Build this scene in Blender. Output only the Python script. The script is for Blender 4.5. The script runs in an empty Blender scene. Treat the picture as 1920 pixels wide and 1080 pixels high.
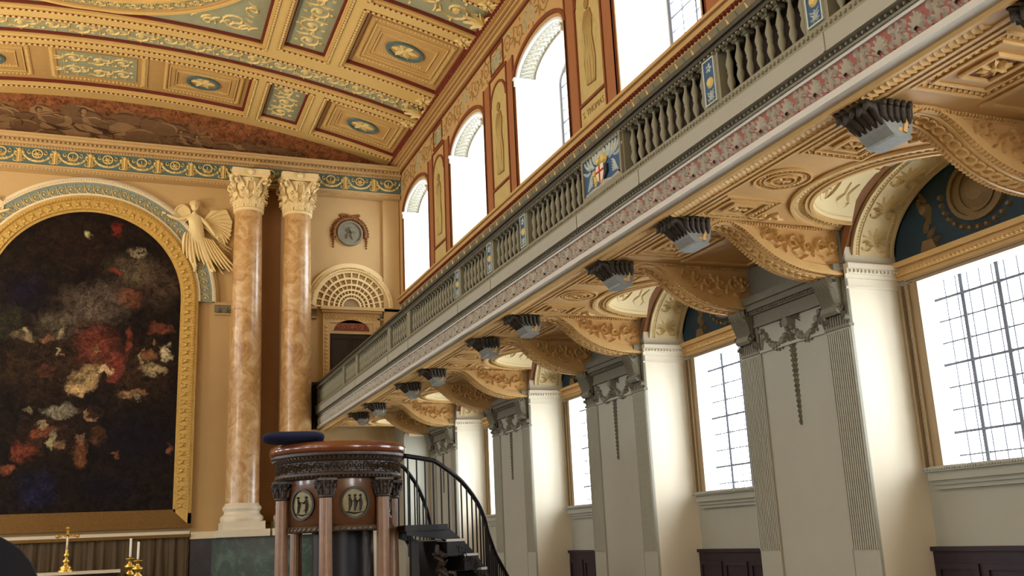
import bpy, math, random
from mathutils import Vector, Matrix
random.seed(7)
PI = math.pi; sin = math.sin; cos = math.cos
V = Vector
S = bpy.context.scene
COL = S.collection
FLOOR = -1.6          # all heights below are measured from eye level; everything is lifted by 1.6 at the end

# ------------------------------------------------------------------ helpers
class MB:
    def __init__(s):
        s.v = []; s.f = []; s.m = []; s.mi = 0; s.sm = []; s.smooth = False
    def add(s, vs, fs):
        b = len(s.v); s.v.extend([tuple(p) for p in vs])
        for f in fs:
            s.f.append(tuple(b + i for i in f)); s.m.append(s.mi); s.sm.append(s.smooth)
    def box(s, x0, x1, y0, y1, z0, z1):
        s.add([(x, y, z) for z in (z0, z1) for y in (y0, y1) for x in (x0, x1)],
              [(0, 2, 3, 1), (4, 5, 7, 6), (0, 1, 5, 4), (2, 6, 7, 3), (0, 4, 6, 2), (1, 3, 7, 5)])
    def mbox(s, mp, u0, u1, v0, v1, h0, h1, n=1):
        "box in mapped space, subdivided n times along u"
        for k in range(n):
            a = u0 + (u1 - u0) * k / n; b = u0 + (u1 - u0) * (k + 1) / n
            P = [mp(u, v, h) for h in (h0, h1) for v in (v0, v1) for u in (a, b)]
            fs = [(4, 5, 7, 6), (0, 1, 5, 4), (2, 6, 7, 3)]
            if k == 0: fs.append((0, 4, 6, 2))
            if k == n - 1: fs.append((1, 3, 7, 5))
            s.add(P, fs)
    def grid(s, fn, nu, nv, closed_u=False, closed_v=False):
        b = [fn(i / nu, j / nv) for j in range(nv + (0 if closed_v else 1)) for i in range(nu + (0 if closed_u else 1))]
        W = nu + (0 if closed_u else 1); H = nv + (0 if closed_v else 1); fs = []
        for j in range(nv):
            for i in range(nu):
                i2 = (i + 1) % W; j2 = (j + 1) % H
                fs.append((j * W + i, j * W + i2, j2 * W + i2, j2 * W + i))
        s.add(b, fs)
    def prism(s, poly, mp, h0, h1):
        "closed 2d polygon extruded between h0 and h1 in mapped space"
        n = len(poly)
        s.add([mp(u, v, h0) for u, v in poly] + [mp(u, v, h1) for u, v in poly],
              [tuple(range(n))[::-1], tuple(range(n, 2 * n))] + [(i, (i + 1) % n, n + (i + 1) % n, n + i) for i in range(n)])
    def ring(s, outer, inner, mp, h0, h1, closed=True):
        "band between two equal-length polylines, raised from h0 to h1"
        n = len(outer); N = n if closed else n - 1
        P = [mp(*p, h0) for p in outer] + [mp(*p, h1) for p in outer] + [mp(*p, h1) for p in inner] + [mp(*p, h0) for p in inner]
        fs = []
        for i in range(N):
            j = (i + 1) % n
            for k in range(3):
                fs.append((k * n + i, k * n + j, (k + 1) * n + j, (k + 1) * n + i))
        s.add(P, fs)
    def lathe(s, prof, c=(0, 0, 0), n=24, a0=0, a1=2 * PI):
        full = abs(a1 - a0 - 2 * PI) < 1e-6
        s.grid(lambda u, v: (c[0] + P_(prof, v)[0] * cos(a0 + (a1 - a0) * u), c[1] + P_(prof, v)[0] * sin(a0 + (a1 - a0) * u), c[2] + P_(prof, v)[1]),
               n, len(prof) - 1, closed_u=full)
    def tube(s, pts, r, n=6, cap=True):
        pts = [V(p) for p in pts]; m = len(pts)
        rr = r if isinstance(r, (list, tuple)) else [r] * m
        up = V((0, 0, 1)); P = []
        for i, p in enumerate(pts):
            t = (pts[min(i + 1, m - 1)] - pts[max(i - 1, 0)])
            t = t.normalized() if t.length > 1e-9 else V((0, 0, 1))
            a = t.cross(up)
            if a.length < .05: a = t.cross(V((1, 0, 0)))
            a.normalize(); b = t.cross(a)
            for k in range(n):
                w = 2 * PI * k / n; P.append(p + (a * cos(w) + b * sin(w)) * rr[i])
        fs = [(i * n + k, i * n + (k + 1) % n, (i + 1) * n + (k + 1) % n, (i + 1) * n + k) for i in range(m - 1) for k in range(n)]
        if cap: fs += [tuple(range(n))[::-1], tuple(range((m - 1) * n, m * n))]
        s.add(P, fs)
    def stroke(s, pl, w, h, mp, base=0.0, taper=True):
        "raised carved stroke with a ridged section along a 2d polyline"
        n = len(pl); P = []
        for i, (u, v) in enumerate(pl):
            a = pl[max(i - 1, 0)]; b = pl[min(i + 1, n - 1)]
            du, dv = b[0] - a[0], b[1] - a[1]; L = math.hypot(du, dv) or 1e-9
            nu, nv = -dv / L, du / L
            k = 1.0
            if taper:
                t = i / (n - 1); k = .25 + .75 * sin(PI * min(1, max(0, t * .85 + .15)))
            ww = w * k * .5
            P += [mp(u + nu * ww, v + nv * ww, base), mp(u, v, base + h * (.5 + .5 * k)), mp(u - nu * ww, v - nv * ww, base)]
        fs = []
        for i in range(n - 1):
            for k in range(2): fs.append((i * 3 + k, (i + 1) * 3 + k, (i + 1) * 3 + k + 1, i * 3 + k + 1))
        s.add(P, fs)
    def dome(s, u, v, r, h, mp, base=0.0, n=6):
        P = [mp(u + r * cos(2 * PI * k / n), v + r * sin(2 * PI * k / n), base) for k in range(n)]
        P += [mp(u + r * .62 * cos(2 * PI * k / n), v + r * .62 * sin(2 * PI * k / n), base + h * .8) for k in range(n)]
        P.append(mp(u, v, base + h))
        s.add(P, [(k, (k + 1) % n, n + (k + 1) % n, n + k) for k in range(n)] + [(n + k, n + (k + 1) % n, 2 * n) for k in range(n)])
    def build(s, name, mats, parent=None, loc=None):
        me = bpy.data.meshes.new(name)
        if not isinstance(mats, (list, tuple)): mats = [mats]
        for m in mats: me.materials.append(m)
        o0 = V(loc) if loc is not None else V((0, 0, 0))
        me.from_pydata([tuple(V(p) - o0) for p in s.v], [], s.f)
        me.polygons.foreach_set('material_index', s.m)
        me.polygons.foreach_set('use_smooth', s.sm)
        me.update()
        o = bpy.data.objects.new(name, me); COL.objects.link(o)
        if parent is not None: o.parent = parent; o.location = o0
        else: o.location = o0
        return o
def P_(prof, v):
    k = v * (len(prof) - 1); i = int(round(k)); return prof[i]
def pm(o, U, Vv, N):
    o, U, Vv, N = V(o), V(U), V(Vv), V(N)
    return lambda u, v, h: o + U * u + Vv * v + N * h
def tag(o, label=None, cat=None, group=None, kind=None):
    if label: o['label'] = label
    if cat: o['category'] = cat
    if group: o['group'] = group
    if kind: o['kind'] = kind
    return o
def empty(name, loc=(0, 0, 0), rz=0, **k):
    o = bpy.data.objects.new(name, None); COL.objects.link(o); o.location = loc; o.rotation_euler = (0, 0, rz)
    o.empty_display_size = .2
    return tag(o, **k)
def cp(o, parent=None, dy=None, keep=True):
    c = o.copy(); COL.objects.link(c)
    if parent is not None: c.parent = parent
    for ch in list(o.children): cp(ch, c)
    return c
def arc(cx, cy, rx, ry, a0, a1, n):
    return [(cx + rx * cos(a0 + (a1 - a0) * k / n), cy + ry * sin(a0 + (a1 - a0) * k / n)) for k in range(n + 1)]

def par(mb, name, m, root, label=None):
    o = mb.build(name, m, root, tuple(root.location)); o.location = (0, 0, 0)
    if label: o['label'] = label
    return o
# ---- carving motifs: each returns strokes (polyline, width) and bosses (u, v, r)
def spiral(cx, cy, r, turns=1.4, a0=0.0, d=1, n=16, r1=.12):
    return [(cx + (r * (1 - t) + r * r1 * t) * cos(a0 + d * 2 * PI * turns * t), cy + (r * (1 - t) + r * r1 * t) * sin(a0 + d * 2 * PI * turns * t)) for t in [k / n for k in range(n + 1)]]
def leaf(x, y, a, L, bend, n=5):
    P = [(x, y)]; st = L / n
    for k in range(n):
        a += bend / n; x += cos(a) * st; y += sin(a) * st; P.append((x, y))
    return P
def rinceau(L, H, cell=None, leaves=True):
    "running acanthus scroll along u in 0..L, v in 0..H"
    out = []; bos = []
    cell = cell or H * 1.05; n = max(1, round(L / cell)); c = L / n; r = min(c, H) * .40
    for k in range(n):
        up = 1 if k % 2 else -1
        cx = c * (k + .5); cy = H / 2 + up * H * .04
        out.append((spiral(cx, cy, r, 1.5, PI if up > 0 else PI, -up), H * .085)); bos.append((cx, cy, r * .3))
        for j in range(6):
            a = PI + -up * 2 * PI * (j + .6) / 6.5
            out.append((leaf(cx + r * .92 * cos(a), cy + r * .92 * sin(a), a + up * .7, r * .42, -up * 1.6, 4), H * .075))
        if leaves:
            for q in (-1, 1):
                out.append((leaf(c * k + c * .04, H / 2, q * .9, H * .42, q * .9, 4), H * .07))
                out.append((leaf(c * k + c * .04, H / 2, PI - q * .9, H * .34, q * .9, 4), H * .06))
    return out, bos
def palmette(cx, cy, h, w, n=7):
    out = []
    for k in range(n):
        t = k / (n - 1) * 2 - 1
        a = PI / 2 - t * 1.15; L = h * (1 - .32 * t * t)
        out.append((leaf(cx, cy, a + t * .25, L, -t * .9 + (0 if t else 0), 4), w / n * .95))
    out.append((spiral(cx - w * .22, cy - h * .04, w * .16, 1, 0, -1, 10), w * .07))
    out.append((spiral(cx + w * .22, cy - h * .04, w * .16, 1, PI, 1, 10), w * .07))
    return out
def rosette(cx, cy, r, n=8):
    return [([(cx + r * .2 * cos(a), cy + r * .2 * sin(a)), (cx + r * .6 * cos(a + .05), cy + r * .6 * sin(a + .05)), (cx + r * cos(a), cy + r * sin(a))], r * .55) for a in [2 * PI * k / n for k in range(n)]]
def carve(mb, strokes, mp, h, base=0.0, bosses=(), taper=True):
    for pl, w in strokes: mb.stroke(pl, w, h, mp, base, taper)
    for b in bosses: mb.dome(b[0], b[1], b[2], h * 1.1, mp, base)
def shift(st, du, dv, k=1.0):
    return [([(du + u * k, dv + v * k) for u, v in pl], w * k) for pl, w in st]
def beads(mb, u0, u1, v, pitch, size, h, mp, base=0, along='u', asp=.62):
    n = max(1, int(abs(u1 - u0) / pitch)); st = (u1 - u0) / n
    for k in range(n):
        a = u0 + st * (k + .5); e = abs(st) * asp * .5; f = size * .5
        q = [(a - e, v - f), (a + e, v - f), (a + e, v + f), (a - e, v + f)]
        if along == 'v': q = [(y, x) for x, y in q]
        t = [((x * .6 + sum(p[0] for p in q) / 4 * .4), (y * .6 + sum(p[1] for p in q) / 4 * .4)) for x, y in q]
        mb.add([mp(x, y, base) for x, y in q] + [mp(x, y, base + h) for x, y in t],
               [(4, 5, 6, 7)] + [(i, (i + 1) % 4, 4 + (i + 1) % 4, 4 + i) for i in range(4)])
def frame(mb, u0, u1, v0, v1, w, mp, h0, h1, nu=1):
    "rectangular raised moulding of width w inside the given rectangle"
    mb.mbox(mp, u0, u1, v0, v0 + w, h0, h1, nu); mb.mbox(mp, u0, u1, v1 - w, v1, h0, h1, nu)
    mb.mbox(mp, u0, u0 + w, v0 + w, v1 - w, h0, h1); mb.mbox(mp, u1 - w, u1, v0 + w, v1 - w, h0, h1)
def bframe(mb, u0, u1, v0, v1, pitch, size, h, mp, base):
    beads(mb, u0, u1, v0, pitch, size, h, mp, base); beads(mb, u0, u1, v1, pitch, size, h, mp, base)
    beads(mb, v0, v1, u0, pitch, size, h, mp, base, 'v'); beads(mb, v0, v1, u1, pitch, size, h, mp, base, 'v')

# ------------------------------------------------------------------ materials
def lin(c): return tuple((x / 255 / 12.92) if x / 255 <= .04045 else ((x / 255 + .055) / 1.055) ** 2.4 for x in c)
def mat(name, rgb, rough=.6, metal=0.0, var=.12, scale=6.0, bump=0.0, bscale=40.0, spec=.3, coat=0.0):
    m = bpy.data.materials.new(name); m.use_nodes = True; nt = m.node_tree; N = nt.nodes; L = nt.links
    b = N['Principled BSDF']; c = lin(rgb)
    b.inputs['Roughness'].default_value = rough; b.inputs['Metallic'].default_value = metal
    b.inputs['Specular IOR Level'].default_value = spec
    if coat: b.inputs['Coat Weight'].default_value = coat
    tc = N.new('ShaderNodeTexCoord'); nz = N.new('ShaderNodeTexNoise'); nz.inputs['Scale'].default_value = scale
    nz.inputs['Detail'].default_value = 6; nz.inputs['Roughness'].default_value = .65
    L.new(tc.outputs['Object'], nz.inputs['Vector'])
    mx = N.new('ShaderNodeMix'); mx.data_type = 'RGBA'
    mx.inputs[6].default_value = (*[x * (1 - var * 1.6) for x in c], 1); mx.inputs[7].default_value = (*[min(1, x * (1 + var)) for x in c], 1)
    L.new(nz.outputs['Fac'], mx.inputs[0]); L.new(mx.outputs[2], b.inputs['Base Color'])
    if bump:
        n2 = N.new('ShaderNodeTexNoise'); n2.inputs['Scale'].default_value = bscale; n2.inputs['Detail'].default_value = 4
        L.new(tc.outputs['Object'], n2.inputs['Vector'])
        bp = N.new('ShaderNodeBump'); bp.inputs['Strength'].default_value = bump; bp.inputs['Distance'].default_value = .02
        L.new(n2.outputs['Fac'], bp.inputs['Height']); L.new(bp.outputs[0], b.inputs['Normal'])
    return m
M = {}
M['floor'] = mat('floor marble', (104, 88, 70), .35, scale=3)
M['stone'] = mat('grey stone paint', (160, 158, 143), .6, var=.06, scale=2.5)
M['stone2'] = mat('grey carved stone', (122, 118, 102), .65, var=.12, scale=14, bump=.3)
M['creamw'] = mat('cream white pier side', (228, 218, 194), .65, var=.03, scale=2)
M['cream'] = mat('cream plaster', (228, 206, 156), .65, var=.05, scale=2)
M['buff'] = mat('buff plaster ornament', (206, 168, 108), .6, var=.1, scale=10)
M['buffd'] = mat('buff plaster field', (202, 160, 102), .65, var=.07, scale=5)
M['framew'] = mat('window architrave paint', (156, 134, 102), .65, var=.06)
M['bandg'] = mat('wall band grey green', (116, 108, 84), .7, var=.2, scale=12)
M['buffk'] = mat('brown plaster line', (128, 84, 48), .7, var=.1)
M['ochre'] = mat('ceiling ochre', (212, 180, 112), .65, var=.07, scale=4)
M['ochre2'] = mat('ceiling deep ochre', (192, 154, 96), .65, var=.1, scale=6)
M['gold'] = mat('ceiling gold scroll', (220, 194, 128), .5, var=.14, scale=14)
M['blue'] = mat('ceiling grey blue', (158, 160, 130), .7, var=.14, scale=5)
M['maroon'] = mat('maroon paint line', (112, 48, 34), .6, var=.15)
M['terra'] = mat('terracotta wall paint', (150, 98, 62), .7, var=.08, scale=5)
M['wallo'] = mat('wall ochre paint', (184, 150, 98), .7, var=.08, scale=4)
M['figp'] = mat('figure panel paint', (184, 164, 108), .7, var=.16, scale=7)
M['brownl'] = mat('brown wall line', (122, 66, 40), .6, var=.1)
M['shadeb'] = mat('sepia figure paint', (150, 116, 66), .7, var=.2, scale=9)
M['white'] = mat('white reveal paint', (224, 223, 214), .6, var=.02, scale=3)
M['pink'] = mat('frieze pink ground', (150, 92, 82), .7, var=.1, scale=9)
M['bal'] = mat('grey green balustrade stone', (134, 130, 108), .55, var=.12, scale=12)
M['bald'] = mat('dark balustrade rail', (70, 66, 54), .55, var=.15, scale=12)
M['lead'] = mat('leaded iron', (112, 116, 128), .5, var=.1)
M['tileb'] = mat('painted tile blue', (46, 84, 122), .4, var=.35, scale=18)
M['tileg'] = mat('painted tile pale', (190, 200, 190), .4, var=.2, scale=22)
M['tiley'] = mat('painted tile yellow', (212, 186, 106), .4, var=.25, scale=22)
M['red'] = mat('shield red', (178, 40, 34), .5)
M['dark'] = mat('dark shield', (34, 34, 44), .5)
M['lun'] = mat('lunette dark blue', (38, 56, 66), .7, var=.2, scale=6)
M['lung'] = mat('lunette bronze relief', (116, 92, 58), .55, var=.2, scale=12)
M['gilt'] = mat('gilded frame', (212, 178, 104), .42, .45, var=.28, scale=16, bump=.35, bscale=30)
M['giltd'] = mat('dark gilt', (124, 94, 50), .45, .6, var=.35, scale=26, bump=.35, bscale=40)
M['brass'] = mat('altar brass', (218, 180, 92), .28, .9, var=.1)
M['candle'] = mat('candle wax', (236, 232, 214), .5, var=.02)
M['endwall'] = mat('end wall plaster', (192, 162, 114), .65, var=.06, scale=2)
M['entb'] = mat('entablature blue ground', (88, 110, 108), .65, var=.12, scale=5)
M['marb'] = mat('white marble', (222, 212, 188), .4, var=.06, scale=5)
M['wood'] = mat('polished walnut', (112, 72, 47), .3, var=.3, scale=9, spec=.5, coat=.4)
M['woodd'] = mat('carved dark oak', (52, 40, 34), .4, var=.3, scale=14, spec=.5, bump=.3)
M['woodr'] = mat('polished rail mahogany', (112, 60, 34), .22, var=.2, scale=7, spec=.6, coat=.5)
M['black'] = mat('blackened iron and oak', (26, 22, 26), .45, var=.2)
M['velvet'] = mat('blue velvet', (24, 32, 62), .8, var=.2, scale=9)
M['curt'] = mat('brown curtain', (92, 76, 56), .85, var=.15, scale=8)
M['dado'] = mat('dark oak dado', (46, 34, 40), .5, var=.3, scale=8)
M['tread'] = mat('pale stair tread', (190, 186, 176), .5, var=.08)
M['doord'] = mat('dark doorway timber', (44, 28, 20), .5, var=.4, scale=6)
M['niche_d'] = mat('niche shell ground', (150, 130, 98), .7, var=.15, scale=8)
M['woodc'] = mat('reeded column wood', (132, 98, 70), .35, var=.25, scale=12, spec=.5)
M['relg'] = mat('frieze relief grey', (196, 194, 182), .6, var=.08)
M['fillet'] = mat('pale fillet paint', (196, 194, 184), .6, var=.03)
M['archo'] = mat('arch ornament ground', (150, 146, 126), .7, var=.1)
M['footg'] = mat('blue grey bracket foot', (136, 138, 132), .6, var=.2, scale=20)
M['leafd'] = mat('dark bracket leaves', (58, 50, 40), .6, var=.3, scale=18)
M['navy'] = mat('near black upholstery', (7, 6, 14), .8, var=.2)
M['brz'] = mat('medallion bronze', (120, 110, 78), .4, .35, var=.35, scale=16)
M['brzd'] = mat('medallion rim', (50, 46, 36), .4, .3, var=.2)

def custom_marble(name, a, b2, c2, scale, rough):
    m = bpy.data.materials.new(name); m.use_nodes = True; nt = m.node_tree; N = nt.nodes; L = nt.links
    b = N['Principled BSDF']; b.inputs['Roughness'].default_value = rough; b.inputs['Coat Weight'].default_value = .5
    b.inputs['Coat Roughness'].default_value = .22
    tc = N.new('ShaderNodeTexCoord'); nz = N.new('ShaderNodeTexNoise'); nz.inputs['Scale'].default_value = scale
    nz.inputs['Detail'].default_value = 9; nz.inputs['Roughness'].default_value = .7; nz.inputs['Distortion'].default_value = 1.2
    L.new(tc.outputs['Object'], nz.inputs['Vector'])
    r = N.new('ShaderNodeValToRGB'); e = r.color_ramp.elements
    e[0].position = .33; e[0].color = (*lin(a), 1); e[1].position = .7; e[1].color = (*lin(c2), 1)
    x = e.new(.5); x.color = (*lin(b2), 1)
    L.new(nz.outputs['Fac'], r.inputs[0]); L.new(r.outputs[0], b.inputs['Base Color'])
    return m
M['scag'] = custom_marble('brown scagliola', (146, 100, 54), (186, 146, 92), (214, 188, 144), 2.6, .34)
M['green'] = custom_marble('green marble', (30, 52, 48), (48, 76, 68), (96, 124, 112), 3.0, .3)
M['bmarb'] = custom_marble('blue black marble', (14, 14, 24), (26, 24, 38), (50, 48, 64), 3.0, .35)

def glass_mat():
    m = bpy.data.materials.new('window glass'); m.use_nodes = True; nt = m.node_tree; N = nt.nodes; L = nt.links
    N.remove(N['Principled BSDF']); o = N['Material Output']
    t = N.new('ShaderNodeBsdfTransparent'); g = N.new('ShaderNodeBsdfGlossy'); g.inputs['Roughness'].default_value = .05
    t.inputs[0].default_value = (.97, .985, 1, 1)
    x = N.new('ShaderNodeMixShader'); x.inputs[0].default_value = .04; L.new(t.outputs[0], x.inputs[1]); L.new(g.outputs[0], x.inputs[2])
    L.new(x.outputs[0], o.inputs[0]); return m
M['glass'] = glass_mat()

def painting_mat(name, base, base2, blobs, warp=.5, fine=3.0, rough=.5, kk=1.0, lo=.35):
    "dark canvas with loose smoky patches of colour"
    m = bpy.data.materials.new(name); m.use_nodes = True; nt = m.node_tree; N = nt.nodes; L = nt.links
    b = N['Principled BSDF']; b.inputs['Roughness'].default_value = rough; b.inputs['Specular IOR Level'].default_value = .12
    tc = N.new('ShaderNodeTexCoord'); nz = N.new('ShaderNodeTexNoise'); nz.inputs['Scale'].default_value = 1.7; nz.inputs['Detail'].default_value = 7
    nz.inputs['Roughness'].default_value = .68
    L.new(tc.outputs['Object'], nz.inputs['Vector'])
    sb = N.new('ShaderNodeVectorMath'); sb.operation = 'SUBTRACT'; sb.inputs[1].default_value = (.5, .5, .5); L.new(nz.outputs['Color'], sb.inputs[0])
    sc = N.new('ShaderNodeVectorMath'); sc.operation = 'SCALE'; sc.inputs['Scale'].default_value = warp; L.new(sb.outputs[0], sc.inputs[0])
    ad0 = N.new('ShaderNodeVectorMath'); ad0.operation = 'ADD'; L.new(tc.outputs['Object'], ad0.inputs[0]); L.new(sc.outputs[0], ad0.inputs[1])
    n3 = N.new('ShaderNodeTexNoise'); n3.inputs['Scale'].default_value = 5.5; n3.inputs['Detail'].default_value = 6; L.new(tc.outputs['Object'], n3.inputs['Vector'])
    sb3 = N.new('ShaderNodeVectorMath'); sb3.operation = 'SUBTRACT'; sb3.inputs[1].default_value = (.5, .5, .5); L.new(n3.outputs['Color'], sb3.inputs[0])
    sc3 = N.new('ShaderNodeVectorMath'); sc3.operation = 'SCALE'; sc3.inputs['Scale'].default_value = .34; L.new(sb3.outputs[0], sc3.inputs[0])
    ad = N.new('ShaderNodeVectorMath'); ad.operation = 'ADD'; L.new(ad0.outputs[0], ad.inputs[0]); L.new(sc3.outputs[0], ad.inputs[1])
    n2 = N.new('ShaderNodeTexNoise'); n2.inputs['Scale'].default_value = fine; n2.inputs['Detail'].default_value = 8; n2.inputs['Roughness'].default_value = .7
    L.new(ad.outputs[0], n2.inputs['Vector'])
    rp = N.new('ShaderNodeMapRange'); rp.inputs[1].default_value = .38; rp.inputs[2].default_value = .68; L.new(n2.outputs['Fac'], rp.inputs[0])
    mx = N.new('ShaderNodeMix'); mx.data_type = 'RGBA'; mx.inputs[6].default_value = (*lin(base), 1); mx.inputs[7].default_value = (*lin(base2), 1)
    L.new(rp.outputs[0], mx.inputs[0]); cur = mx.outputs[2]
    for (x, z, rx, rz, col, st) in blobs:
        su = N.new('ShaderNodeVectorMath'); su.operation = 'SUBTRACT'; su.inputs[1].default_value = (x, 0, z); L.new(ad.outputs[0], su.inputs[0])
        mu = N.new('ShaderNodeVectorMath'); mu.operation = 'MULTIPLY'; mu.inputs[1].default_value = (1 / rx, 0, 1 / rz); L.new(su.outputs[0], mu.inputs[0])
        le = N.new('ShaderNodeVectorMath'); le.operation = 'LENGTH'; L.new(mu.outputs[0], le.inputs[0])
        mr = N.new('ShaderNodeMapRange'); mr.interpolation_type = 'SMOOTHSTEP'
        sm_ = 0 if rx * rz > .2 else 1; mr.inputs[1].default_value = (.2, .5)[sm_]; mr.inputs[2].default_value = (1.2, 1.02)[sm_]; mr.inputs[3].default_value = st * kk; mr.inputs[4].default_value = 0
        L.new(le.outputs['Value'], mr.inputs[0])
        ml = N.new('ShaderNodeMath'); ml.operation = 'MULTIPLY'; L.new(mr.outputs[0], ml.inputs[0])
        r2 = N.new('ShaderNodeMapRange'); r2.inputs[1].default_value = .3; r2.inputs[2].default_value = .62; r2.inputs[3].default_value = lo; L.new(n2.outputs['Fac'], r2.inputs[0])
        L.new(r2.outputs[0], ml.inputs[1])
        y = N.new('ShaderNodeMix'); y.data_type = 'RGBA'; L.new(ml.outputs[0], y.inputs[0]); L.new(cur, y.inputs[6]); y.inputs[7].default_value = (*lin(col), 1)
        cur = y.outputs[2]
    n4 = N.new('ShaderNodeTexNoise'); n4.inputs['Scale'].default_value = 7; n4.inputs['Detail'].default_value = 7; n4.inputs['Distortion'].default_value = 1.5; L.new(ad.outputs[0], n4.inputs['Vector'])
    m4 = N.new('ShaderNodeMapRange'); m4.inputs[1].default_value = .35; m4.inputs[2].default_value = .65; m4.inputs[3].default_value = .35; m4.inputs[4].default_value = 1.25; L.new(n4.outputs['Fac'], m4.inputs[0])
    vs = N.new('ShaderNodeVectorMath'); vs.operation = 'SCALE'; L.new(cur, vs.inputs[0]); L.new(m4.outputs[0], vs.inputs['Scale'])
    L.new(vs.outputs[0], b.inputs['Base Color']); return m

# ------------------------------------------------------------------ main dimensions (metres, eye level = 0)
D = 25.0                      # end wall
XW = 6.66; XL = -8.66; XC = -1.0      # side walls and centre line of the nave
XF = 4.46; XP = 6.44; XN = 7.11; XG = 7.32   # gallery front, pier face, niche wall, lower glass
PIT = 4.12
PIERS = [8.44 + PIT * k for k in range(-1, 4)]
PH = .925
BAYS = [6.38 + PIT * k for k in range(-1, 5)]
UW = [23.28 - 4.12 * k for k in range(0, 8)]; UH = 1.13
ZS = 2.81
def zc(x): return 11.08 - .01976 * (x - XC) ** 2

def st(name, mb, mats, parent=None, loc=None):
    o = mb.build(name, mats, parent, loc); o['kind'] = 'structure'; return o

# ------------------------------------------------------------------ floor, back, left wall
mb = MB(); mb.box(-8.9, 7.6, -8.3, 20.4, FLOOR - .2, FLOOR); st('floor', mb, M['floor'])
mb = MB(); mb.box(-8.9, 7.6, 20.4, 25.2, FLOOR - .2, FLOOR + .35); st('floor_sanctuary', mb, M['floor'])
mb = MB(); mb.box(-8.9, 7.6, -8.5, -8.3, FLOOR, 11.6); st('wall_back', mb, M['endwall'])
def plain_wall(mb, x0, x1, ys, half, zb, zt, y0, y1, z0, z1):
    mb.box(x0, x1, y0, y1, z0, zb); mb.box(x0, x1, y0, y1, zt, z1)
    e = [y0] + sum([[y - half, y + half] for y in sorted(ys)], []) + [y1]
    for k in range(0, len(e), 2): mb.box(x0, x1, e[k], e[k + 1], zb, zt)
mb = MB()
plain_wall(mb, XL - .25, XL, [y for y in BAYS] + [-1.86, 2.26 - 8.24], .88, .47, 2.236, -8.5, 25.2, FLOOR, 3.0)
plain_wall(mb, XL - .25, XL, [y for y in UW if y > -7], .72, 6.6, 8.6, -8.5, 25.2, 3.0, 11.2)
st('wall_left', mb, M['wallo'])
mb = MB(); mb.box(XL, -6.46, -8.3, 24.98, 2.81, 3.30); mb.box(-6.5, -6.38, -8.3, 24.98, 3.3, 3.9)
for yp in PIERS + [.2, -3.9, 24.9]: mb.box(XL, -8.44, yp - PH, min(yp + PH, 25), FLOOR, 2.81)
st('wall_left_gallery', mb, M['stone'])

# ------------------------------------------------------------------ upper right wall with arched windows
W_Y0, W_Y1 = -8.5, 25.2
Z_SILL, Z_IMP, RISE = 6.28, 8.48, .44
XO = 7.64
mb = MB(); mb.mi = 0
mb.box(XW, XO + .1, W_Y0, W_Y1, 3.3, Z_SILL)
ys = sorted(UW)
e = [W_Y0] + sum([[y - UH, y + UH] for y in ys], []) + [W_Y1]
for k in range(0, len(e), 2): mb.box(XW, XO + .1, e[k], e[k + 1], Z_SILL, 11.2)
for y in ys:
    a = arc(y, Z_IMP, UH, RISE, 0, PI, 20)
    top = [(y + UH - 2 * UH * k / 20, 11.2) for k in range(21)]
    mb.mi = 0; mb.grid(lambda u, v, a=a, top=top: (XW, (a if v < .5 else top)[round(u * 20)][0], (a if v < .5 else top)[round(u * 20)][1]), 20, 1)
    mb.grid(lambda u, v, a=a, top=top: (XO + .1, (a if v < .5 else top)[round(u * 20)][0], (a if v < .5 else top)[round(u * 20)][1]), 20, 1)
wall_r = st('wall_right', mb, M['wallo'])
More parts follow.
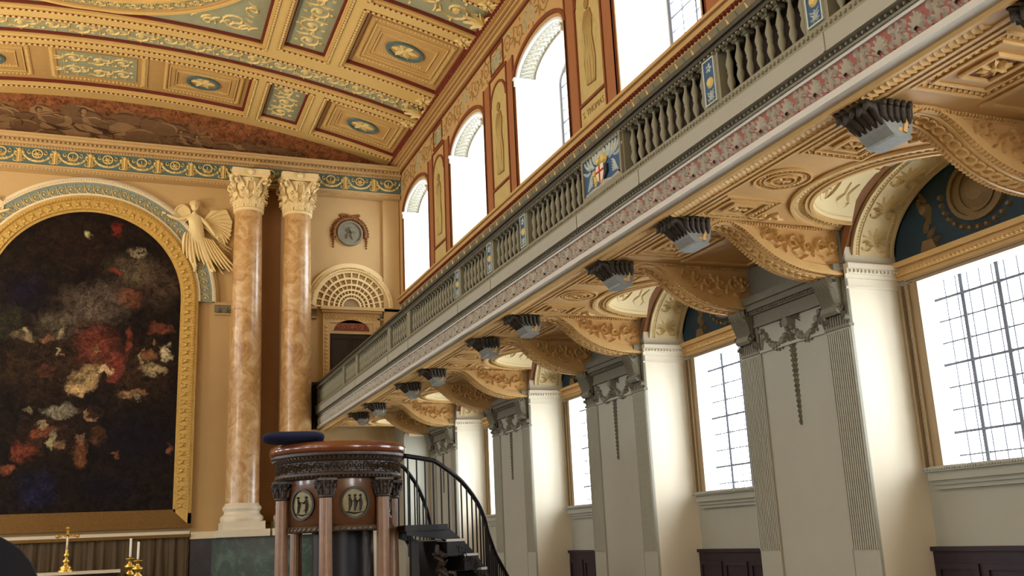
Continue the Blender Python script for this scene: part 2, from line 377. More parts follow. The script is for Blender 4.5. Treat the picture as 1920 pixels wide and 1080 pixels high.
# white reveals lining each opening
for i, y in enumerate(UW):
    if y < 2: continue
    w = MB(); w.smooth = False
    sec = [(y - UH + .004, Z_SILL)] + [(p[0] * .9965 + y * .0035, p[1] - .004) for p in arc(y, Z_IMP, UH, RISE, PI, 0, 24)] + [(y + UH - .004, Z_SILL)]
    w.grid(lambda u, v: (XW - .012 + (XO - XW + .1) * v, *sec[round(u * (len(sec) - 1))]), len(sec) - 1, 1)
    w.add([(XW - .012, y - UH, Z_SILL + .005), (XW - .012, y + UH, Z_SILL + .005), (XO, y + UH, 6.95), (XO, y - UH, 6.95)], [(0, 1, 2, 3)])
    w.add([(XO, y - UH, 6.95), (XO, y + UH, 6.95), (XO + .1, y + UH, 6.95), (XO + .1, y - UH, 6.95)], [(0, 1, 2, 3)])
    win = st('window_%d' % (i + 1), w, M['white'])
    # imposts and the enriched arch band just inside the nave face
    f = MB()
    for q in (-1, 1):
        f.box(XW - .05, XW + .46, min(y + q * UH, y + q * (UH - .05)), max(y + q * UH, y + q * (UH - .05)), Z_IMP - .14, Z_IMP - .02)
        f.box(XW - .07, XW + .49, min(y + q * UH, y + q * (UH - .08)), max(y + q * UH, y + q * (UH - .08)), Z_IMP - .03, Z_IMP + .02)
    def am(u, v, h, y=y):   # u angle 0..1 round the arch, v depth, h inwards
        a = PI * u; return V((XW + v, y + (UH - .01 - h) * cos(a), Z_IMP + (RISE - .01 - h) * sin(a)))
    f.mi = 1; f.mbox(am, 0, 1, .04, .40, 0, .006, 24); f.mi = 0
    for v0, v1, h in ((0.0, .05, .05), (.39, .45, .05)): f.mbox(am, 0, 1, v0, v1, 0, h, 24)
    s2, b2 = rinceau(16, .9)
    carve(f, [([(u / 16, .06 + v * .19) for u, v in pl], w_) for pl, w_ in []], am, .03)
    for k in range(22):
        u = (k + .5) / 22
        f.stroke([(u - .018, .08), (u - .010, .14), (u + .012, .22), (u + .016, .30), (u - .004, .37)], .016, .03, am, .006)
        f.stroke([(u + .010, .09), (u + .016, .15), (u - .004, .19)], .012, .03, am, .006); f.stroke([(u - .012, .26), (u - .018, .31), (u + .0, .36)], .012, .03, am, .006)
    tag(f.build('arch_band', [M['white'], M['archo']], win), 'white enriched band round the window head')
    g = MB(); pts = [(y - UH, 6.95)] + [(p[0], p[1]) for p in arc(y, Z_IMP, UH, RISE, PI, 0, 24)] + [(y + UH, 6.95)]
    g.prism(pts, lambda u, v, h: V((XO - .02 + h, u, v)), 0, .004)
    g.build('glass', M['glass'], win)
    l = MB()
    l.box(XO - .06, XO, y + UH - .075, y + UH - .002, 6.95, Z_IMP + .1); l.box(XO - .06, XO, y - UH + .002, y - UH + .075, 6.95, Z_IMP + .1)
    l.ring([(p[0], p[1]) for p in arc(y, Z_IMP, UH, RISE, 0, PI, 24)], [(p[0], p[1]) for p in arc(y, Z_IMP, UH - .07, RISE - .07, 0, PI, 24)], lambda u, v, h: V((XO - .06 + h, u, v)), 0, .05, False)
    for k in range(1, 6):
        yy = y - UH + 2 * UH * k / 6; zt = Z_IMP + RISE * math.sqrt(max(0, 1 - ((yy - y) / UH) ** 2)); r = .02 if k % 2 == 0 else .010
        l.box(XO - .045, XO - .045 + 2 * r, yy - r, yy + r, 6.95, zt)
    for k in range(1, 8):
        zz = 6.95 + .245 * k; hw = UH if zz < Z_IMP else UH * math.sqrt(max(0, 1 - ((zz - Z_IMP) / RISE) ** 2)); r = .012 if k % 3 == 0 else .006
        l.box(XO - .05, XO - .05 + 2 * r, y - hw, y + hw, zz - r, zz + r)
    l.build('lead_bars', M['lead'], win)

# painted wall strips between the upper windows: frieze, figure panels, mouldings
mx = pm((XW, 0, 0), (0, -1, 0), (0, 0, 1), (-1, 0, 0))      # u = -y
def text_obj(name, body, size, loc, rot, m, parent, ext=.004):
    c = bpy.data.curves.new(name, 'FONT'); c.body = body; c.size = size; c.extrude = ext; c.align_x = 'CENTER'; c.align_y = 'CENTER'
    t = bpy.data.objects.new(name, c); COL.objects.link(t); dg = bpy.context.evaluated_depsgraph_get()
    me = bpy.data.meshes.new_from_object(t.evaluated_get(dg)); bpy.data.objects.remove(t); me.materials.clear(); me.materials.append(m)
    o = bpy.data.objects.new(name, me); COL.objects.link(o); o.location = loc; o.rotation_euler = rot; o.parent = parent
    return o
trim = MB()   # bands running along the wall
trim.mi = 0; trim.box(XW - .06, XW + .01, W_Y0, D, 5.2, 5.3)
trim.mi = 0
for k in range(len(UW)):
    pass
trim.box(XW - .10, XW, W_Y0, D, 9.72, 9.80); trim.box(XW - .16, XW, W_Y0, D, 9.80, 9.86); trim.box(XW - .22, XW, W_Y0, D, 9.86, 9.96)
trim.mi = 1; trim.box(XW - .17, XW, W_Y0, D, 9.855, 9.875); trim.box(XW - .05, XW, W_Y0, D, 9.69, 9.72)
trim.mi = 0
st('trim_1', trim, [M['wallo'], M['brownl']])
# ornament frieze under the cornice
fr = MB(); fr.mi = 0
s1, b1 = rinceau(22, .55, .62)
for pl, w_ in s1:
    fr.mi = 0 if (int(pl[0][0] / .31) % 3) else 1
    fr.stroke([(-25 + u, 9.10 + v) for u, v in pl], w_, .02, mx)
st('trim_2', fr, [M['shadeb'], M['blue']])
fb = MB(); fb.mi = 0
for k in range(len(UW)):
    # sill level band with dentils and scroll frieze between and below the windows
    pass
fb.mi = 0; fb.box(XW - .05, XW, W_Y0, D, 6.16, 6.27); fb.box(XW - .10, XW, W_Y0, D, 6.235, 6.285)
fb.mi = 1; beads(fb, -D, -2, 6.135, .085, .05, .05, mx, 0, asp=.5)
fb.mi = 4; fb.box(XW - .02, XW, W_Y0, D, 5.72, 6.08)
fb.mi = 0; fb.box(XW - .05, XW, W_Y0, D, 5.62, 5.72)
fb.mi = 3
for k in range(110):
    u = -D + .1 + k * .205
    fb.mi = (3, 2)[k % 2]
    fb.stroke([(u, 5.76), (u + .03, 5.86), (u + .10, 5.96), (u + .05, 6.05)], .05, .02, mx, .02)
    fb.stroke([(u + .12, 5.77), (u + .16, 5.85), (u + .12, 5.95)], .04, .02, mx, .02)
st('trim_3', fb, [M['wallo'], M['maroon'], M['entb'], M['gold'], M['bandg']])
names = ['wide', 'near']
for k in range(len(UW) - 1):
    yc = (UW[k] + UW[k + 1]) / 2
    if yc < 4: continue
    root = empty('painted_wall_panel', (XW, yc, Z_SILL))
    p = MB(); L = .80
    p.mi = 0
    for q in (-1, 1):      # terracotta strips
        a = sorted([q * .50, q * .84]); p.mbox(mx, -yc + a[0], -yc + a[1], 6.34, 9.05, 0, .012)
    strip = p.build('terracotta_strip', M['terra'], root, (XW, yc, Z_SILL)); strip.location = (0, 0, 0)
    p = MB()
    for q in (-1, 1):
        for a, w_ in ((.47, .035), (.84, .045)):
            p.mbox(mx, -yc + q * a - w_ / 2, -yc + q * a + w_ / 2, 6.3, 9.05, 0, .03)
    p.mbox(mx, -yc - .46, -yc + .46, 6.68, 6.73, 0, .03)
    p.mbox(mx, -yc - .5, -yc + .5, 9.05, 9.10, 0, .03)
    A = [(-yc + x, z) for x, z in arc(0, 8.45, .45, .45, 0, PI, 16)]; B = [(-yc + x, z) for x, z in arc(0, 8.45, .40, .40, 0, PI, 16)]
    p.ring(A, B, mx, 0, .03, False)
    a = p.build('brown_line', M['brownl'], root, (XW, yc, Z_SILL)); a.location = (0, 0, 0)
    p = MB(); P = [(-yc - .40, 6.73), (-yc + .40, 6.73)] + [(-yc + x, z) for x, z in arc(0, 8.45, .40, .40, 0, PI, 16)]
    p.prism(P, mx, 0, .010)
    a = p.build('figure_ground', M['figp'], root, (XW, yc, Z_SILL)); a.location = (0, 0, 0)
    # standing draped figure, low relief
    p = MB(); rr = random.Random(k)
    c0 = -yc; 
    body = [(-.14, 6.95), (.15, 6.92), (.19, 7.4), (.13, 7.75), (.17, 8.05), (.10, 8.22), (-.10, 8.22), (-.19, 8.0), (-.13, 7.7), (-.20, 7.35)]
    p.prism([(c0 + x, z) for x, z in body], mx, .008, .03)
    p.prism([(c0 + .0 + .075 * cos(t * PI / 6), 8.34 + .095 * sin(t * PI / 6)) for t in range(12)], mx, .008, .035)
    a = p.build('painted_figure', M['shadeb'], root, (XW, yc, Z_SILL)); a.location = (0, 0, 0)
    p = MB()
    for j in range(9):
        x = -.16 + .04 * j; p.stroke([(c0 + x + rr.uniform(-.02, .02), 6.95), (c0 + x + rr.uniform(-.04, .04), 7.3), (c0 + x * .7 + rr.uniform(-.03, .03), 7.7), (c0 + x * .9, 8.1)], .028, .018, mx, .028)
    p.stroke([(c0 - .2, 7.95), (c0 - .27, 7.7), (c0 - .15, 7.5)], .06, .02, mx, .01); p.stroke([(c0 + .17, 8.0), (c0 + .28, 7.85), (c0 + .24, 7.55)], .06, .02, mx, .01)
    a = p.build('drapery_fold', M['figp'], root, (XW, yc, Z_SILL)); a.location = (0, 0, 0)
    p = MB(); p.mbox(mx, -yc - .45, -yc + .45, 6.36, 6.66, 0, .012)
    a = p.build('name_panel', M['figp'], root, (XW, yc, Z_SILL)); a.location = (0, 0, 0)
    # upper square with leafy flourish
    p = MB(); p.mi = 0; frame(p, -yc - .36, -yc + .36, 9.14, 9.66, .035, mx, 0, .025)
    p.mi = 1; carve(p, shift(rosette(0, 0, .16, 6), -yc, 9.40), mx, .02); carve(p, shift(rinceau(.6, .34)[0], -yc - .3, 9.22), mx, .02)
    a = p.build('ornament_square', [M['brownl'], M['blue']], root, (XW, yc, Z_SILL)); a.location = (0, 0, 0)
    if k == 2:
        t = text_obj('inscription', 'S. THOMAS', .15, (0, 0, 0), (PI / 2, 0, -PI / 2), M['shadeb'], root)
        t.location = (-.016, 0, 6.51 - Z_SILL)
    desc = ['beside the end wall', 'second from the end wall', 'with the legible name S. THOMAS', 'nearest the camera, cut by the top edge', 'out of frame'][min(k, 4)]
    tag(root, 'ochre painted wall panel with draped figure between upper windows, ' + desc, 'wall painting', 'painted figure panels')
# moulded arch outlines round the upper windows
am_ = MB()
for y in UW:
    if y < 4: continue
    am_.ring([(-a, b) for a, b in arc(y, Z_IMP, UH + .13, RISE + .15, 0, PI, 24)], [(-a, b) for a, b in arc(y, Z_IMP, UH + .05, RISE + .07, 0, PI, 24)], mx, 0, .035, False)
    for q in (-1, 1):
        am_.mbox(mx, -y + q * (UH + .09) - .03, -y + q * (UH + .09) + .03, Z_SILL, Z_IMP, 0, .03)
st('trim_4', am_, M['brownl'])

# ------------------------------------------------------------------ ceiling
REC = .16
def cm(x, y, h): return V((x, y, zc(x) + REC - h))     # h measured down from the recessed ground
mb = MB(); mb.mi = 0
def ceil_zone(x0, x1, y0, y1, mi, n):
    mb.mi = mi; mb.grid(lambda u, v: cm(x0 + (x1 - x0) * u, y0 + (y1 - y0) * v, 0), n, 1)
ceil_zone(XL - .3, XW + .3, -8.5, 25.3, 0, 48)
st('ceiling', mb, M['ochre2'])
GB = []      # blue grounds
def blue(x0, x1, y0, y1):
    GB.append((x0, x1, y0, y1))
coffers = []
R_IN = (4.2, 6.45); B_IN = (2.83, 3.85); C_IN = (-4.5, 2.5)
# ribs are everything between these recesses
recess = []
for c in (R_IN, (-8.45, -6.2)):
    recess += [(c[0], c[1], 22.35, 24.5), (c[0], c[1], 18.0, 20.5), (c[0], c[1], 13.7, 16.1)]
for c in (B_IN, (-5.85, -4.83)):
    recess += [(c[0], c[1], 22.35, 24.5), (c[0], c[1], 13.9, 20.55)]
recess += [(C_IN[0], C_IN[1], 22.35, 24.5), (C_IN[0], C_IN[1], 13.95, 20.75)]
recess += [(-8.45, 6.45, 21.15, 22.0), (R_IN[0], R_IN[1], 16.45, 17.6), (-8.45, -6.2, 16.45, 17.6), (-8.45, 6.45, 12.5, 13.4)]
# build ribs on a cell grid
xs = sorted(set([XL - .02, XW + .02] + [r[0] for r in recess] + [r[1] for r in recess]))
yy_ = sorted(set([-8.4, D + .02] + [r[2] for r in recess] + [r[3] for r in recess]))
ribs = MB()
for i in range(len(xs) - 1):
    for j in range(len(yy_) - 1):
        cx = (xs[i] + xs[i + 1]) / 2; cy = (yy_[j] + yy_[j + 1]) / 2
        if any(r[0] < cx < r[1] and r[2] < cy < r[3] for r in recess): continue
        ribs.mbox(cm, xs[i], xs[i + 1], yy_[j], yy_[j + 1], 0, REC, max(1, int((xs[i + 1] - xs[i]) / .5)))
ribs_o = st('ceiling_ribs', ribs, M['ochre'])
cg = MB(); mo = MB(); bd = MB()
for (x0, x1, y0, y1) in recess:
    n = max(1, int((x1 - x0) / .5))
    mo.mi = 0
    frame(mo, x0, x1, y0, y1, .045, cm, .0, REC - .03, n)
    mo.mi = 1
    frame(mo, x0 + .045, x1 - .045, y0 + .045, y1 - .045, .05, cm, 0, REC * .45, n)
    mo.mi = 1     # maroon strip round each recess on the rib face, with gold beads
    mo.mbox(cm, x0 - .07, x1 + .07, y0 - .07, y0 - .005, REC - .01, REC + .006, n); mo.mbox(cm, x0 - .07, x1 + .07, y1 + .005, y1 + .07, REC - .01, REC + .006, n)
    mo.mbox(cm, x0 - .07, x0 - .005, y0, y1, REC - .01, REC + .006); mo.mbox(cm, x1 + .005, x1 + .07, y0, y1, REC - .01, REC + .006)
    bframe(bd, x0 - .037, x1 + .037, y0 - .037, y1 + .037, .11, .055, .03, cm, REC + .004)
    mo.mi = 0
    # plain rolls on the ribs
st('ceiling_mouldings', mo, [M['ochre'], M['maroon']])
st('ceiling_beads', bd, M['gold'])
for (x0, x1, y0, y1) in recess:
    if (x0, x1) in (B_IN, (-5.85, -4.83)) or (y1 - y0) < 1.3:
        cg.grid(lambda u, v: cm(x0 + .09 + (x1 - x0 - .18) * u, y0 + .09 + (y1 - y0 - .18) * v, .012), max(1, int((x1 - x0) / .4)), 1)
sc_ = MB()
def swapmap(u, v, h): return cm(v, u, h)
# transverse blue bands
for (x0, x1, y0, y1, cell) in ((-8.3, 6.3, 21.3, 21.88, .62), (4.35, 6.3, 16.6, 17.45, .8), (-8.3, 6.3, 12.6, 13.3, .7)):
    s1, b1 = rinceau(x1 - x0, y1 - y0, cell); carve(sc_, shift(s1, x0, y0), cm, .035, .012, [(x0 + a, y0 + b, r) for a, b, r in b1])
# longitudinal blue strips
for (x0, x1) in ((2.98, 3.70), (-5.70, -4.98)):
    for (y0, y1) in ((22.5, 24.35), (14.1, 20.4)):
        s1, b1 = rinceau(y1 - y0, x1 - x0, .66); carve(sc_, shift(s1, y0, x0), swapmap, .035, .012, [(y0 + a, x0 + b, r) for a, b, r in b1])
# oblong coffers with stepped frames and medallions
st_f = MB(); med = MB(); medb = MB()
def medcoffer(x0, x1, y0, y1):
    cx, cy = (x0 + x1) / 2, (y0 + y1) / 2; w, h = x1 - x0, y1 - y0
    for f, th, hh, mi in ((.16, .11, .02, 1), (.27, .03, .035, 0), (.30, .10, .018, 1), (.40, .02, .03, 0)):
        st_f.mi = mi; frame(st_f, x0 + w * f * .55, x1 - w * f * .55, y0 + h * f * .8, y1 - h * f * .8, th, cm, 0, hh, 3)
    st_f.mi = 2
    bframe(st_f, x0 + w * .088 + .055, x1 - w * .088 - .055, y0 + h * .128 + .055, y1 - h * .128 - .055, .08, .06, .02, cm, .02)
    beads(st_f, cx - w * .22, cx + w * .22, cy - h * .17, .06, .09, .02, cm, 0); beads(st_f, cx - w * .22, cx + w * .22, cy + h * .17, .06, .09, .02, cm, 0)
    ro = min(w, h) * .16
    medb.ring(arc(cx, cy, ro * 1.15, ro * .95, 0, 2 * PI, 24)[:-1], arc(cx, cy, ro * .95, ro * .78, 0, 2 * PI, 24)[:-1], cm, 0, .05)
    carve(med, shift(rosette(0, 0, ro * .8, 6), cx, cy), cm, .04, .01, [(cx, cy, ro * .25)])
for (x0, x1, y0, y1) in ((4.2, 6.45, 22.35, 24.5), (4.2, 6.45, 18.0, 20.5), (4.2, 6.45, 13.7, 16.1), (.25, 2.5, 22.35, 24.5), (-4.5, -2.25, 22.35, 24.5), (-8.45, -6.2, 22.35, 24.5), (-8.45, -6.2, 18.0, 20.5)):
    medcoffer(x0, x1, y0, y1)
# middle oblong with figures on grey blue
st_f.mi = 1; frame(st_f, -2.1, .1, 22.55, 24.3, .2, cm, 0, .02, 3); st_f.mi = 2; bframe(st_f, -2.0, 0, 22.65, 24.2, .09, .09, .02, cm, .02)
cg.grid(lambda u, v: cm(-1.85 + 1.7 * u, 22.8 + 1.25 * v, .012), 4, 1)
for q in (0, 1):
    s1, b1 = rinceau(1.6, .55, .53); carve(sc_, shift(s1, -1.8, 22.85 + q * .6), cm, .035, .012, [(-1.8 + a, 22.85 + q * .6 + b, r) for a, b, r in b1])
# great circle
cxx, cyy = XC, 17.38
GBc = [(cm(x, y, .012)) for x, y in ()]
cg.grid(lambda u, v: cm(-4.4 + 6.8 * u, 14.05 + 6.6 * v, .010), 14, 1)
def circ(r, n=96): return arc(cxx, cyy, r, r, 0, 2 * PI, n)[:-1]
st_f.mi = 0; st_f.ring(circ(3.30), circ(3.22), cm, 0, .07); st_f.ring(circ(2.86), circ(2.78), cm, 0, .06); st_f.ring(circ(2.78), circ(.3), cm, 0, .022)
st_f.mi = 1; st_f.ring(circ(3.22), circ(3.17), cm, 0, .05); st_f.ring(circ(2.6), circ(2.56), cm, 0, .03)
pol = lambda u, v, h: cm(cxx + (2.88 + v) * cos(u / 3.0), cyy + (2.88 + v) * sin(u / 3.0), h)
s1, b1 = rinceau(2 * PI * 3.0, .27, .34); carve(sc_, s1, pol, .03, .014, b1)
for k in range(16):
    a = 2 * PI * k / 16
    hx = [(cxx + 2.2 * cos(a) + .28 * cos(a + PI / 3 * j), cyy + 2.2 * sin(a) + .28 * sin(a + PI / 3 * j)) for j in range(6)]
    hy = [(cxx + 2.2 * cos(a) + .22 * cos(a + PI / 3 * j), cyy + 2.2 * sin(a) + .22 * sin(a + PI / 3 * j)) for j in range(6)]
    st_f.mi = 1; st_f.ring(hx, hy, cm, .02, .06)
    carve(med, shift(rosette(0, 0, .14, 6), cxx + 2.2 * cos(a), cyy + 2.2 * sin(a)), cm, .04, .022)
for sx in (-1, 1):       # spandrel scrolls
    for sy in (-1, 1):
        ax, ay = cxx + sx * 3.25, cyy + sy * 3.1
        sp_ = [(spiral(ax - sx * .45, ay - sy * .4, .34, 1.4, .5, sx), .07), (spiral(ax - sx * 1.0, ay - sy * .16, .17, 1.2, .5, -sx), .05), (spiral(ax - sx * .14, ay - sy * 1.0, .17, 1.2, 2, sx), .05)]
        for j in range(7): sp_.append((leaf(ax - sx * (.15 + .2 * j), ay - sy * (.12 + .02 * j), PI / 2 if sy < 0 else -PI / 2, .28, 1.2 * sx, 4), .06))
        for j in range(5): sp_.append((leaf(ax - sx * .1, ay - sy * (.3 + .22 * j), PI if sx > 0 else 0, .26, 1.2 * sy, 4), .06))
        carve(sc_, sp_, cm, .035, .012)
# shell clusters where the side bands meet the wall
for y in (21.6, 17.0, 13.0):
    carve(sc_, shift(palmette(0, 0, .5, .7, 7), 0, 0), lambda u, v, h, y=y: cm(6.42 - v, y + u * .9, h), .06, REC * .6)
for (y0, y1) in ((20.55, 21.1), (22.05, 22.3), (17.65, 17.95), (16.15, 16.4)):
    carve(sc_, shift(rosette(0, 0, .2, 7), 6.2, (y0 + y1) / 2), cm, .04, REC)
st('ceiling_blue_ground', cg, M['blue']); st('ceiling_scrollwork', sc_, M['gold'])
st('ceiling_panel_frames', st_f, [M['ochre'], M['ochre2'], M['ochre']]); st('ceiling_medallion_rims', medb, M['entb']); st('ceiling_rosettes', med, M['gold'])
cn = MB(); cn.mi = 0
cn.box(XW - .3, XW + .02, -8, D, zc(XW) - .02, zc(XW) + .1)
cn.mi = 1; beads(cn, -D, -8, zc(XW) + .03, .12, .08, .05, pm((XW - .3, 0, 0), (0, -1, 0), (0, 0, 1), (-1, 0, 0)), 0)
st('trim_5', cn, [M['ochre2'], M['maroon']])

# ------------------------------------------------------------------ end wall
mb = MB()
mb.mi = 0; mb.box(XL - .3, XW + .3, D, D + .3, FLOOR, 9.9)
mb.mi = 1; mb.grid(lambda u, v: (XL - .3 + 15.9 * u, D - .01, 9.75 + (zc(XL - .3 + 15.9 * u) + .2 - 9.75) * v), 24, 1)
cloud = []
rr = random.Random(3)
for k in range(30):
    x = -4.9 + k * .3; cloud.append((x, 10.12 + .12 * sin(k * 1.3) + (.16 if x < 1 else -.02), .5, .5 if x < 1.5 else .22, (112, 82, 56) if k % 3 else (146, 114, 80), 1))
M['tymp'] = painting_mat('painted lunette', (132, 84, 54), (148, 96, 62), cloud, .5, 1.4, .8, 1.0, .8)
st('wall_end', mb, [M['endwall'], M['tymp']])
# painted cloud figures over the cornice, low relief
me_ = pm((0, D - .012, 0), (1, 0, 0), (0, 0, 1), (0, -1, 0))
M['grisl'] = mat('grisaille light', (150, 120, 86), .8, var=.2, scale=8); M['grisd'] = mat('grisaille dark', (84, 60, 42), .8, var=.25, scale=8)
lp = empty('lunette_painting', (XC, D, 9.85), label='brown painted clouds and reclining figures in the lunette above the end cornice', cat='wall painting')
rr = random.Random(11); fg = MB()
for k in range(80):
    x = rr.uniform(-5, 3.6); top_ = (zc(x) - 10.25) * (.9 if x < 1.2 else .55); z = 9.95 + rr.random() * max(.05, top_); r_ = rr.uniform(.14, .30) * (1 if x < 1.2 else .55)
    fg.mi = rr.choice((0, 2, 2)); fg.prism([(x + r_ * 1.5 * cos(t * PI / 8) * (1 + .08 * sin(3 * t)), z + r_ * .75 * sin(t * PI / 8) * (1 + .1 * cos(5 * t))) for t in range(16)], me_, 0, .002 + .0002 * k)
    fg.mi = rr.choice((0, 1)); fg.stroke(arc(x, z, r_ * 1.3, r_ * .62, rr.uniform(-.5, 1), rr.uniform(1.6, 3), 9), r_ * .18, .01, me_, .002 + .0002 * k)
M['grism'] = mat('grisaille mid', (116, 88, 62), .8, var=.25, scale=6)
par(fg, 'cloud', [M['grisl'], M['grisd'], M['grism']], lp)
for (x, z, s_) in ((-2.35, 10.38, 1.), (-1.35, 10.42, 1.15), (.95, 10.22, .75), (1.35, 10.15, .7), (-3.8, 10.4, 1)):
    fg = MB()
    fg.mi = 1; fg.dome(x, z + .26 * s_, .11 * s_, .03, me_, 0, 10)
    fg.mi = 0; fg.dome(x + .015, z + .245 * s_, .08 * s_, .04, me_, 0, 10)
    fg.stroke([(x, z + .18 * s_), (x + .06 * s_, z + .02), (x + .22 * s_, z - .14 * s_), (x + .42 * s_, z - .2 * s_)], .26 * s_, .03, me_)
    fg.stroke([(x, z + .1 * s_), (x + .25 * s_, z + .14 * s_), (x + .55 * s_, z + .02 * s_)], .09 * s_, .03, me_)
    fg.mi = 1
    for q in range(5): fg.stroke(leaf(x + .1 * s_ * q, z - .05 * s_ * q, -.6 + .1 * q, .4 * s_, .6, 5), .05 * s_, .035, me_)
    fg.stroke([(x - .05, z + .1 * s_), (x - .2 * s_, z - .08 * s_), (x - .05 * s_, z - .2 * s_), (x + .3 * s_, z - .25 * s_)], .12 * s_, .02, me_)
    par(fg, 'reclining_figure', [M['grisl'], M['grisd']], lp)

# entablature of the end wall
def hline(mb, x0, x1, z0, z1, d): mb.box(x0, x1, D - d, D, z0, z1)
en = MB(); en.mi = 0
X0, X1 = XL, XW - .02
for z0, z1, d in ((8.98, 9.06, .30), (9.06, 9.10, .34), (9.52, 9.58, .34), (9.58, 9.64, .40), (9.70, 9.76, .50), (9.76, 9.81, .56), (9.64, 9.70, .38)): hline(en, X0, X1, z0, z1, d)
en.mi = 1; hline(en, X0, X1, 9.10, 9.52, .31)
en.mi = 0; mfe = pm((0, D - .31, 0), (1, 0, 0), (0, 0, 1), (0, -1, 0))
beads(en, X0, X1, 9.67, .10, .05, .07, pm((0, D - .38, 0), (1, 0, 0), (0, 0, 1), (0, -1, 0)), 0)
beads(en, X0, X1, 9.55, .07, .05, .03, pm((0, D - .34, 0), (1, 0, 0), (0, 0, 1), (0, -1, 0)), 0)
beads(en, X0, X1, 9.0, .08, .04, .03, pm((0, D - .30, 0), (1, 0, 0), (0, 0, 1), (0, -1, 0)), 0)
en.mi = 2
x = -5.0; k = 0
while x < 6.5:
    w = .78
    en.stroke(arc(x + w / 2, 9.44, w / 2 - .07, .25, PI, 2 * PI, 12), .06, .04, mfe)      # swag
    for j in range(7): 
        a = PI + PI * (j + .5) / 7; en.dome(x + w / 2 + (w / 2 - .07) * cos(a), 9.44 + .25 * sin(a), .035, .05, mfe)
    if k % 2: carve(en, rosette(x + w / 2, 9.36, .09, 6), mfe, .05, 0, [(x + w / 2, 9.36, .04)])
    else: carve(en, palmette(x + w / 2, 9.26, .17, .2, 5), mfe, .04)
    en.stroke([(x, 9.13), (x, 9.3), (x, 9.48)], .075, .05, mfe, 0, False); en.dome(x, 9.42, .055, .06, mfe)
    en.stroke([(x - .08, 9.48), (x, 9.42), (x + .08, 9.48)], .04, .04, mfe); en.stroke([(x - .045, 9.13), (x - .05, 9.3), (x - .04, 9.44)], .03, .03, mfe, 0, False); en.stroke([(x + .045, 9.13), (x + .05, 9.3), (x + .04, 9.44)], .03, .03, mfe, 0, False)
    en.ring(arc(x + w / 2, 9.37, .125, .115, 0, 2 * PI, 14)[:-1], arc(x + w / 2, 9.37, .10, .09, 0, 2 * PI, 14)[:-1], mfe, 0, .03)
    en.stroke([(x - .07, 9.16), (x, 9.22), (x + .07, 9.16)], .04, .04, mfe)
    for q in (-1, 1):
        en.stroke(spiral(x + w / 2 + q * .17, 9.40, .055, 1.1, PI / 2, -q, 10), .03, .04, mfe); en.stroke(leaf(x + q * .06, 9.30, PI / 2 - q * 1.0, .14, q * 1.2, 5), .04, .04, mfe)
        en.stroke(spiral(x + q * .09, 9.20, .05, 1.1, 0, q, 10), .028, .035, mfe)
    x += w; k += 1
st('trim_6', en, [M['endwall'], M['entb'], M['gold']])

# string course at impost level
sg = MB()
for x0, x1 in ((1.92, 4.45), (6.02, 6.66), (-8.6, -3.92)):
    sg.mi = 0; hline(sg, x0, x1, 5.90, 5.97, .10); sg.mi = 1; hline(sg, x0, x1, 5.70, 5.90, .06); sg.mi = 0; hline(sg, x0, x1, 5.66, 5.70, .08)
    m_ = pm((0, D - .06, 0), (1, 0, 0), (0, 0, 1), (0, -1, 0)); sg.mi = 2
    q = x0 + .1
    while q < x1 - .05: carve(sg, palmette(q, 5.72, .14, .16, 5), m_, .03); q += .2
st('trim_7', sg, [M['endwall'], M['stone2'], M['bal']])
# plinth wall: white marble ledge, green marble panels
pl = MB(); pl.mi = 0; hline(pl, 1.52, 6.6, .32, .44, .42); hline(pl, 1.5, 6.6, .28, .32, .46); 
pl.mi = 1; hline(pl, 1.52, 2.0, FLOOR + .35, .28, .36)
pl.mi = 2; hline(pl, 2.0, 4.42, FLOOR + .35, .28, .37)
pl.mi = 0; hline(pl, 4.42, 6.6, FLOOR + .35, .28, .37)
hline(pl, -3.55, 1.5, .40, .47, .40)
st('trim_8', pl, [M['marb'], M['bmarb'], M['green']])
# pilaster strip behind and between the columns, corner pilaster
ps = MB(); ps.box(2.35, 4.2, D - .12, D, .6, 8.98); ps.box(6.2, 6.64, D - .1, D, .3, 8.98); ps.mi = 1; ps.box(2.98, 3.5, D - .135, D - .115, .6, 8.98); M['colshade'] = mat('painted column shade brown', (150, 108, 68), .65, var=.08)  # narrow brown strip paints in the shadow that falls between the columns
st('trim_9', ps, [M['endwall'], M['colshade']])

